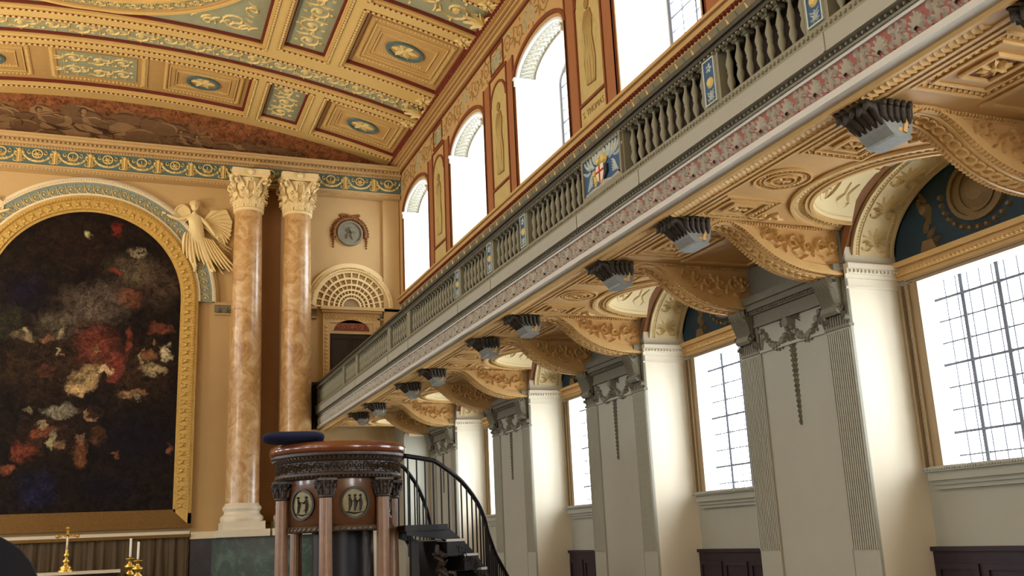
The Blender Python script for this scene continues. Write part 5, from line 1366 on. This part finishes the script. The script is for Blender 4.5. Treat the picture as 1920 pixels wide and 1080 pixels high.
# shield panel
spn = empty('heraldic_panel', (BX, 8.50, 3.30), label='square blue heraldic panel with red cross shield, helmet and white ribbon on the gallery front', cat='coat of arms')
b = MB(); b.box(BX - .02, BX + .12, 8.04, 8.98, 3.38, 3.84)
mp_ = pm((BX - .02, 0, 0), (0, -1, 0), (0, 0, 1), (-1, 0, 0)); frame(b, -8.96, -8.06, 3.38, 3.84, .035, mp_, 0, .03); par(b, 'block', M['bal'], spn)
b = MB(); b.mbox(mp_, -8.92, -8.10, 3.41, 3.81, 0, .012); par(b, 'blue_ground', M['tileb'], spn)
c0 = -8.50
b = MB()
for q in (-1, 1):
    for j in range(7): b.stroke(leaf(c0 + q * (.08 + .03 * j), 3.66 + .015 * (j % 3), PI / 2 - q * (.4 + .28 * j), .22, q * 1.4, 6), .04, .02, mp_, .01)
    for j in range(5): b.stroke(leaf(c0 + q * .22, 3.50 + .03 * j, PI / 2 - q * (1.1 + .2 * j), .14, -q * 1.2, 5), .035, .02, mp_, .01)
for j in range(5): b.stroke(leaf(c0, 3.72, PI / 2 + (j - 2) * .35, .09, 0, 3), .03, .02, mp_, .012)
par(b, 'mantling', M['tileg'], spn)
b = MB(); b.prism([(c0 - .10, 3.645), (c0 + .07, 3.645), (c0 + .07, 3.55), (c0 + .04, 3.49), (c0 - .015, 3.45), (c0 - .07, 3.49), (c0 - .10, 3.55)], mp_, .01, .04); par(b, 'shield', M['marb'], spn)
b = MB(); b.mbox(mp_, c0 - .03, c0 - .008, 3.46, 3.645, .038, .045); b.mbox(mp_, c0 - .10, c0 + .07, 3.565, 3.585, .038, .0455); par(b, 'red_cross', M['red'], spn)
b = MB(); b.prism([(c0 + .07, 3.63), (c0 + .13, 3.61), (c0 + .13, 3.53), (c0 + .05, 3.47), (c0 + .07, 3.53)], mp_, .01, .035); par(b, 'dark_half', M['dark'], spn)
for hx_, hz_, hr_ in ((-.04, 3.69, .05), (.07, 3.69, .06)): b = MB(); b.dome(c0 + hx_, hz_, hr_, .04, mp_, .02, 10); par(b, 'helmet', M['tiley'], spn)
b = MB(); b.dome(c0 + .28, 3.74, .03, .03, mp_, .01, 6); b.dome(c0 - .17, 3.60, .045, .03, mp_, .012, 7); b.stroke([(c0 - .18, 3.58), (c0 - .16, 3.5), (c0 - .17, 3.46)], .07, .03, mp_, .01); par(b, 'supporter', M['tiley'], spn)
b = MB(); b.stroke([(c0 - .36, 3.42), (c0 - .2, 3.435), (c0 - .06, 3.42), (c0 + .05, 3.45), (c0 + .2, 3.42), (c0 + .38, 3.44)], .045, .03, mp_, .012, False); par(b, 'ribbon', M['marb'], spn)
# rails and balusters per run
def bal_mesh():
    b = MB(); b.smooth = True
    z = [0, .012, .03, .045, .065, .09, .12, .15, .175, .195, .21, .225, .25, .28, .32, .36, .39, .405, .42]
    r = [.034, .034, .022, .014, .02, .03, .036, .030, .022, .024, .030, .024, .032, .036, .026, .016, .014, .026, .028]
    b.lathe(list(zip(r, z)), (0, 0, 0), 12)
    b.smooth = False; b.box(-.035, .035, -.035, .035, -.02, .012); b.box(-.036, .036, -.036, .036, .405, .44)
    return b
bm_ = bal_mesh(); tmp = bm_.build('baluster', M['bal']); bal_data = tmp.data; bpy.data.objects.remove(tmp)
edges_ = [3.85, 4.97, 5.23, 6.33, 6.59, 8.02, 9.00, 10.57, 10.83, 11.79, 12.05, 13.17, 13.43, 15.95, 16.15, 17.30, 17.50, 20.05, 20.25, 21.40, 21.60, 24.62]
runs = [(edges_[k], edges_[k + 1]) for k in range(0, len(edges_), 2)]
rl_ = ['out of view at the near end', 'at the top right edge of the photo', 'just right of the shield panel', 'just left of the shield panel', 'between the first and second posts left of the shield', 'between the second and third posts left of the shield', 'the long run after the third post', 'the short run after the long one', 'the second long run toward the far end', 'the short run near the far end', 'the last run against the end wall']
for (y0, y1), lab in zip(runs, rl_):
    root = empty('balustrade_run', (BX + .04, (y0 + y1) / 2, 3.30)); n_ = max(3, round((y1 - y0) / .138)); st_ = (y1 - y0) / n_
    for k in range(n_):
        o = bpy.data.objects.new('baluster', bal_data); COL.objects.link(o); o.parent = root
        o.location = (0, y0 + st_ * (k + .5) - (y0 + y1) / 2, .10)
    tag(root, 'run of slender turned grey balusters, ' + lab, 'balustrade', 'gallery balustrade runs')
cr_ = MB(); cr_.box(BX - .05, BX + .15, 3.5, 24.9, 3.84, 3.88); cr_.box(BX - .075, BX + .17, 3.5, 24.9, 3.88, 3.915); cr_.box(BX - .06, BX + .16, 3.5, 24.9, 3.915, 3.935)
o = cr_.build('gallery_handrail', M['bald']); o.location = (0, 0, 0); hrl = o; tag(o, 'dark continuous handrail along the top of the gallery balusters', 'handrail')
b = MB(); beads(b, -24.9, -4, 3.825, .06, .03, .03, pm((BX - .02, 0, 0), (0, -1, 0), (0, 0, 1), (-1, 0, 0)), 0, asp=.55); x = b.build('dentil_course', M['bal'], hrl)
cr_ = MB(); cr_.box(BX - .05, BX + .15, 3.5, 24.9, 3.30, 3.38); beads(cr_, -24.9, -4, 3.34, .05, .03, .015, pm((BX - .05, 0, 0), (0, -1, 0), (0, 0, 1), (-1, 0, 0)), 0, asp=.5)
o = cr_.build('gallery_base_rail', M['bal']); tag(o, 'grey moulded base rail below the gallery balusters', 'rail')
bb = MB(); bb.box(BX + .17, BX + .20, 3.5, 24.9, 3.32, 3.90); frame(bb, -24.8, -3.6, 3.36, 3.86, .04, pm((BX + .17, 0, 0), (0, -1, 0), (0, 0, 1), (-1, 0, 0)), 0, .015)
tag(bb.build('gallery_backboard', M['doord']), 'dark timber boarding seen between the gallery balusters', 'panelling')
# dark drapery at the far end of the gallery front
b = MB(); b.smooth = True; b.grid(lambda u, v: V((4.22 + .02 * sin(v * 9) + .2 * u, 24.75 + .03 * sin(u * 20), 3.95 - 1.15 * v)), 16, 6); b.grid(lambda u, v: V((4.22 + .22 * u, 24.70 + .03 * sin(u * 20), 3.95 - 1.15 * v)), 16, 6)
b.smooth = False; b.box(4.2, 4.44, 24.68, 24.8, 3.9, 3.97)
tag(b.build('dark_banner', M['black']), 'dark hanging cloth at the far end of the gallery front beside the column', 'cloth')

# ------------------------------------------------------------------ pulpit
PX, PY = 2.49, 12.42
va = math.atan2(-PY, -PX)      # direction towards the viewer
def pp(a, r, z): return V((PX + r * cos(va + a), PY + r * sin(va + a), z))
pu = empty('pulpit', (PX, PY, FLOOR), label='round carved wooden pulpit on columns with bronze medallions', cat='pulpit')
def lath(prof, n=64, sm=True):
    b = MB(); b.smooth = sm; b.lathe(prof, (PX, PY, 0), n); return b
par(lath([(.60, 1.06), (.80, 1.06), (.83, 1.09), (.84, 1.13), (.82, 1.17), (.78, 1.19), (.60, 1.19)]), 'top_rail', M['woodr'], pu, 'polished reddish rim')
par(lath([(.6, 1.06), (.82, 1.06), (.82, 1.03), (.78, 1.0), (.76, .97), (.74, .96), (.74, .84), (.76, .83), (.77, .80), (.74, .77), (.62, .76), (.6, .76)], sm=False), 'entablature', M['woodd'], pu)
b = MB(); cy = lambda u, v, h: pp(u, .74 + h, v)
s1, b1 = rinceau(2 * PI, .12, .13); carve(b, shift(s1, 0, .84), cy, .025, 0, [(a_, .84 + c_, r_) for a_, c_, r_ in b1])
for k in range(90): b.stroke([(2 * PI * k / 90, .985), (2 * PI * k / 90 + .01, 1.0), (2 * PI * k / 90, 1.03)], .035, .02, lambda u, v, h: pp(u, .765 + h + (v - .985) * .9, v)); b.stroke([(2 * PI * k / 90, .775), (2 * PI * k / 90 + .01, .79), (2 * PI * k / 90, .80)], .03, .015, lambda u, v, h: pp(u, .765 + h, v))
M['carvw'] = mat('carved oak highlight', (84, 70, 56), .38, var=.3, scale=20, spec=.6)
par(b, 'carved_frieze', M['carvw'], pu)
par(lath([(.01, .20), (.62, .20), (.62, .76)]), 'drum', M['wood'], pu)
b = lath([(.60, .16), (.655, .16), (.66, .19), (.64, .225), (.62, .225)]); b.smooth = False
for k in range(60): b.stroke([(2 * PI * k / 60, .17), (2 * PI * k / 60 + .03, .19), (2 * PI * k / 60 + .06, .215)], .03, .02, lambda u, v, h: pp(u, .655 + h, v))
par(b, 'drum_base_moulding', M['carvw'], pu)
b = MB(); b.lathe([(.01, .16), (.62, .16)], (PX, PY, 0), 40); par(b, 'underside', M['woodd'], pu)
angs = [math.radians(x) for x in (-72, -12, 48, 108, 168, 228)]
for a in angs:
    c = MB(); c.smooth = True; cx, cy_ = pp(a, .70, 0)[:2]
    nf = 16
    c.grid(lambda u, v: V((cx + (.083 - .010 * v) * (1 - .07 * (round(u * 48) % 3 == 0)) * cos(2 * PI * u), cy_ + (.083 - .010 * v) * (1 - .07 * (round(u * 48) % 3 == 0)) * sin(2 * PI * u), FLOOR + .1 + (.56 - FLOOR - .1) * v)), 48, 1, closed_u=True)
    o = par(c, 'column', M['woodc'], pu)
    c2 = MB(); c2.smooth = True; c2.lathe([(.13, FLOOR), (.13, FLOOR + .05), (.10, FLOOR + .1), (.085, FLOOR + .12)], (cx, cy_, 0), 20); sub(c2, 'column_base', M['woodd'], o, pu)
    c3 = MB(); c3.smooth = True; c3.lathe([(.075, .54), (.09, .55), (.09, .565), (.078, .575), (.08, .66), (.11, .73)], (cx, cy_, 0), 20); c3.smooth = False
    for k in range(8):
        t = 2 * PI * k / 8
        c3.tube([(cx + .08 * cos(t), cy_ + .08 * sin(t), .58), (cx + .095 * cos(t), cy_ + .095 * sin(t), .65), (cx + .13 * cos(t), cy_ + .13 * sin(t), .68), (cx + .125 * cos(t), cy_ + .125 * sin(t), .655)], [.022, .024, .018, .01], 5)
        t += PI / 8; c3.tube([(cx + .085 * cos(t), cy_ + .085 * sin(t), .62), (cx + .10 * cos(t), cy_ + .10 * sin(t), .70), (cx + .135 * cos(t), cy_ + .135 * sin(t), .725), (cx + .13 * cos(t), cy_ + .13 * sin(t), .70)], [.018, .02, .018, .01], 5)
    c3.box(cx - .11, cx + .11, cy_ - .11, cy_ + .11, .735, .765)
    sub(c3, 'column_capital', M['woodd'], o, pu)
for i, a in enumerate([(angs[k] + angs[k + 1]) / 2 for k in range(5)] + [math.radians(258)]):
    mm = lambda u, v, h: pp(a + u / .62, .62 + h, v)
    c = MB(); c.smooth = False
    c.ring(arc(0, .48, .175, .185, 0, 2 * PI, 32)[:-1], arc(0, .48, .15, .16, 0, 2 * PI, 32)[:-1], mm, 0, .03)
    o = par(c, 'medallion', M['brzd'], pu)
    c = MB(); c.prism(arc(0, .48, .15, .16, 0, 2 * PI, 24)[:-1], mm, 0, .012); sub(c, 'medallion_disc', M['brz'], o, pu)
    c = MB(); rr = random.Random(i)
    for q in (-1, 1) if i % 2 == 0 else (-1.1, 0, 1.1):
        x = q * .06; c.dome(x, .56, .018, .02, mm, .012, 6); c.stroke([(x, .54), (x + .01, .47), (x - .005, .38)], .045, .02, mm, .012); c.stroke([(x, .53), (x - q * .03, .49), (x - q * .05, .51)], .015, .018, mm, .012)
    c.stroke([(-.11, .375), (0, .355), (.11, .375)], .02, .015, mm, .012)
    sub(c, 'medallion_figures', M['brzd'], o, pu)
b = MB(); b.smooth = True
b.lathe([(.01, -1.6), (.2, -1.6), (.16, -1.4), (.14, .16)], (PX + .35, PY + .25, 0), 16); par(b, 'rear_post', M['woodd'], pu)
q_ = pp(math.radians(20), -.05, 0); b = MB(); b.smooth = True; b.lathe([(.30, FLOOR), (.30, .16)], (q_.x, q_.y, 0), 32); par(b, 'core', M['black'], pu)
# blue cushion on the rim
cu_ = MB(); cu_.smooth = True; cc = pp(math.radians(-42), .78, 1.25)
ax = V((cos(va - PI / 2 + .05), sin(va - PI / 2 + .05), 0)); ay = V((-ax.y, ax.x, 0))
def cushion(u, v):
    a, b_ = 2 * PI * u, PI * (v - .5); e = .45
    f = lambda t: math.copysign(abs(t) ** e, t)
    x = .36 * f(cos(a)) * abs(cos(b_)) ** .5; y = .20 * f(sin(a)) * abs(cos(b_)) ** .5; z = .055 * sin(b_)
    return cc + ax * x + ay * y + V((0, 0, z + x * .0 + y * .12))
cu_.grid(cushion, 40, 12, closed_u=True)
o = cu_.build('pulpit_cushion', M['velvet']); tag(o, 'dark blue velvet cushion lying on the left of the pulpit rim', 'cushion')

# staircase of the pulpit
stc = empty('pulpit_staircase', (4.2, 12.8, FLOOR), label='dark curving staircase with thin balusters rising to the pulpit', cat='staircase')
CX, CY = 3.25, 13.6
def plan(s, r):         # s = 0..1.70 arc on the outer radius 1.5, then straight
    Ra = 1.5; s1 = 1.70
    if s <= s1:
        a = -PI / 2 + s / Ra; return V((CX + r * cos(a), CY + r * sin(a), 0))
    a = -PI / 2 + s1 / Ra; p = V((CX + r * cos(a), CY + r * sin(a), 0)); d = V((.55, .835, 0))
    return p + d * (s - s1)
def rail_z(s):
    P = [(-.2, 1.04), (0, 1.04), (.4, .98), (.84, .74), (1.3, .42), (1.7, .10), (2.1, -.20), (3.8, -1.0)]
    for (a, za), (b_, zb) in zip(P, P[1:]):
        if s <= b_: 
            t = (s - a) / (b_ - a); return za + (zb - za) * t
    return -1.0
def railpts(r, s0, s1, n, dz=0): return [plan(s0 + (s1 - s0) * k / n, r) + V((0, 0, rail_z(s0 + (s1 - s0) * k / n) + dz)) for k in range(n + 1)]
b = MB(); b.smooth = True; b.tube(railpts(1.5, -.02, 3.5, 60), .030, 8); par(b, 'outer_handrail', M['black'], stc)
b = MB(); b.smooth = True; b.tube(railpts(.75, .0, 2.2, 40, -.02), .026, 8); par(b, 'inner_handrail', M['black'], stc)
treads = [(0.0, .55, .20)] + [(.55 + .28 * k, .55 + .28 * (k + 1), .20 - .185 * (k + 1)) for k in range(8)]
for s0, s1, z in treads:
    b = MB(); n_ = 4
    P = [plan(s0 + (s1 - s0) * k / n_ - (.02 if k == 0 else 0), 1.55) for k in range(n_ + 1)] + [plan(s0 + (s1 - s0) * k / n_, .70) for k in range(n_, -1, -1)]
    b.prism([(p.x, p.y) for p in P], lambda u, v, h: V((u, v, h)), z - .03, z); o = par(b, 'tread', M['tread'] if z < .1 else M['black'], stc)
    b = MB(); b.prism([(p.x, p.y) for p in P], lambda u, v, h: V((u, v, h)), z - (.20 if z < .1 else .07), z - .03); sub(b, 'riser', M['black'], o, stc)
# outer and inner strings
for r, nm in ((1.53, 'outer_string'), (.72, 'inner_string')):
    b = MB(); n_ = 40; S1 = 2.79
    def strz(s): return .17 if s < .5 else .17 - (s - .5) * .66
    b.grid(lambda u, v: plan(S1 * u, r) + V((0, 0, strz(S1 * u) + .03 - (.12 + .16 * min(1, u * 2.2)) * v)), n_, 1)
    b.grid(lambda u, v: plan(S1 * u, r - .05) + V((0, 0, strz(S1 * u) + .03 - (.12 + .16 * min(1, u * 2.2)) * v)), n_, 1)
    b.grid(lambda u, v: plan(S1 * u, r - .05 * v) + V((0, 0, strz(S1 * u) + .03 - (.12 + .16 * min(1, u * 2.2)))), n_, 1)
    o = par(b, nm, M['black'], stc)
    c = MB(); fm = lambda u, v, h: plan(u, r + h) + V((0, 0, strz(u) - .12 + v))
    s1, b1 = rinceau(2.0, .16, .22); carve(c, shift(s1, .7, -.1), fm, .03); sub(c, 'string_carving', M['woodd'], o, stc)
b = MB(); b.smooth = True     # dark carved bracket sweeping down under the landing
b.grid(lambda u, v: plan(.45 + 1.15 * (1 - cos(u * PI / 2)) + .0, .85 + .6 * v) + V((0, 0, .0 - 1.0 * sin(u * PI / 2))), 14, 4)
b.grid(lambda u, v: plan(.45 + 1.15 * (1 - cos(u * PI / 2)) + .10, .85 + .6 * v) + V((0, 0, .0 - 1.0 * sin(u * PI / 2))), 14, 4); par(b, 'under_bracket', M['black'], stc)
b = MB()
for k in range(40):
    rr = random.Random(k); u = rr.random(); p = plan(.45 + 1.15 * (1 - cos(u * PI / 2)), 1.46); z = -1.0 * sin(u * PI / 2) + rr.uniform(-.05, .1)
    b.tube([p + V((0, 0, z)), p + V((rr.uniform(-.1, .1), rr.uniform(-.1, .02), z + rr.uniform(-.12, .02))), p + V((rr.uniform(-.12, .12), -.08, z + rr.uniform(-.14, .0)))], [.03, .035, .01], 5)
par(b, 'leaf_carving', M['woodd'], stc)
s_ = .04
while s_ < 3.3:
    zz = max([t[2] for t in treads if t[0] <= s_ <= t[1] + 1e-6] or [FLOOR]); p = plan(s_, 1.5)
    b = MB(); b.tube([p + V((0, 0, zz)), p + V((0, 0, rail_z(s_)))], .011, 6); par(b, 'baluster', M['black'], stc); s_ += .115
s_ = .06
while s_ < 2.0:
    zz = max([t[2] for t in treads if t[0] <= s_ <= t[1] + 1e-6] or [FLOOR]); p = plan(s_, .75)
    b = MB(); b.tube([p + V((0, 0, zz)), p + V((0, 0, rail_z(s_) - .02))], .010, 6); par(b, 'baluster', M['black'], stc); s_ += .17
for k in range(2): b = MB(); p = plan(.3 + k * 1.3, 1.1); b.box(p.x - .05, p.x + .05, p.y - .05, p.y + .05, FLOOR, (.02, -.75)[k]); par(b, 'support_post', M['black'], stc)

# ------------------------------------------------------------------ camera
RM = [[0.9289, -0.3683, -0.0388], [-0.0521, -0.2352, 0.9706], [0.3666, 0.9, 0.2387]]
yaw, pit, rol = 3.76425069e-01, 2.45861958e-01, -4.44273807e-02
f = V((sin(yaw) * cos(pit), cos(yaw) * cos(pit), sin(pit))); rt = V((cos(yaw), -sin(yaw), 0)); up = rt.cross(f)
R0 = rt * cos(rol) + up * sin(rol); U0 = rt * -sin(rol) + up * cos(rol)
cam = bpy.data.cameras.new('camera'); cam.sensor_width = 36; cam.lens = 1862.54 / 1920 * 36; cam.clip_end = 200
co = bpy.data.objects.new('camera', cam); COL.objects.link(co)
mw_ = Matrix(((R0.x, U0.x, -f.x, 0), (R0.y, U0.y, -f.y, 0), (R0.z, U0.z, -f.z, 0), (0, 0, 0, 1)))
co.matrix_world = mw_
S.camera = co

# ------------------------------------------------------------------ light
wd = bpy.data.worlds.new('sky'); S.world = wd; wd.use_nodes = True
bg = wd.node_tree.nodes['Background']; bg.inputs[0].default_value = (.93, .97, 1.0, 1); bg.inputs[1].default_value = 32.0
def area(name, loc, rot, sx, sy, power=0, col=(1, 1, 1), portal=False):
    l = bpy.data.lights.new(name, 'AREA'); l.shape = 'RECTANGLE'; l.size = sx; l.size_y = sy; l.energy = power; l.color = col
    if portal: l.cycles.is_portal = True
    o = bpy.data.objects.new(name, l); COL.objects.link(o); o.location = loc; o.rotation_euler = rot; return o
def lamp(name, loc, power, col, rad):
    l = bpy.data.lights.new(name, 'POINT'); l.energy = power; l.color = col; l.shadow_soft_size = rad
    o = bpy.data.objects.new(name, l); COL.objects.link(o); o.location = loc; return o
WARM = (1, .82, .58)
for y in UW:
    if y > 1: area('window_portal', (XO + .2, y, 8.0), (0, PI / 2, 0), 2.1, 2.3, portal=True)
for y in BAYS:
    if y > 1: area('window_portal', (XG + .1, y, 1.35), (0, PI / 2, 0), 1.8, 1.8, portal=True)
for y in UW:
    if y > -4: area('window_portal', (XL - .3, y, 7.6), (0, -PI / 2, 0), 2.5, 2.4, portal=True)
for y in BAYS:
    area('window_portal', (XL - .3, y, 1.35), (0, -PI / 2, 0), 1.8, 1.8, portal=True)
def uplight(loc, aim, power):
    l = bpy.data.lights.new('floodlight', 'SPOT'); l.energy = power; l.color = WARM; l.spot_size = 2.3; l.spot_blend = .6; l.shadow_soft_size = .2
    o = bpy.data.objects.new('floodlight', l); COL.objects.link(o); o.location = loc
    o.rotation_euler = (V(aim) - V(loc)).to_track_quat('-Z', 'Y').to_euler()
for y in (0, 7, 14, 20): uplight((-6.2, y, 4.3), (-2.5, y + 2, 11), 2500)
uplight((-6.2, 17.5, 4.3), (0, 25, 6.5), 900)

S.view_settings.view_transform = 'Standard'; S.view_settings.look = 'None'; S.view_settings.exposure = -1.1; S.view_settings.gamma = 1
S.view_settings.use_curve_mapping = False
S.cycles.max_bounces = 8; S.cycles.diffuse_bounces = 4; S.cycles.transparent_max_bounces = 8
S.cycles.caustics_reflective = False; S.cycles.caustics_refractive = False
S.cycles.sample_clamp_indirect = 6

# lift everything so that the floor is at zero
for o in list(S.objects):
    if o.parent is None: o.location.z += 1.6
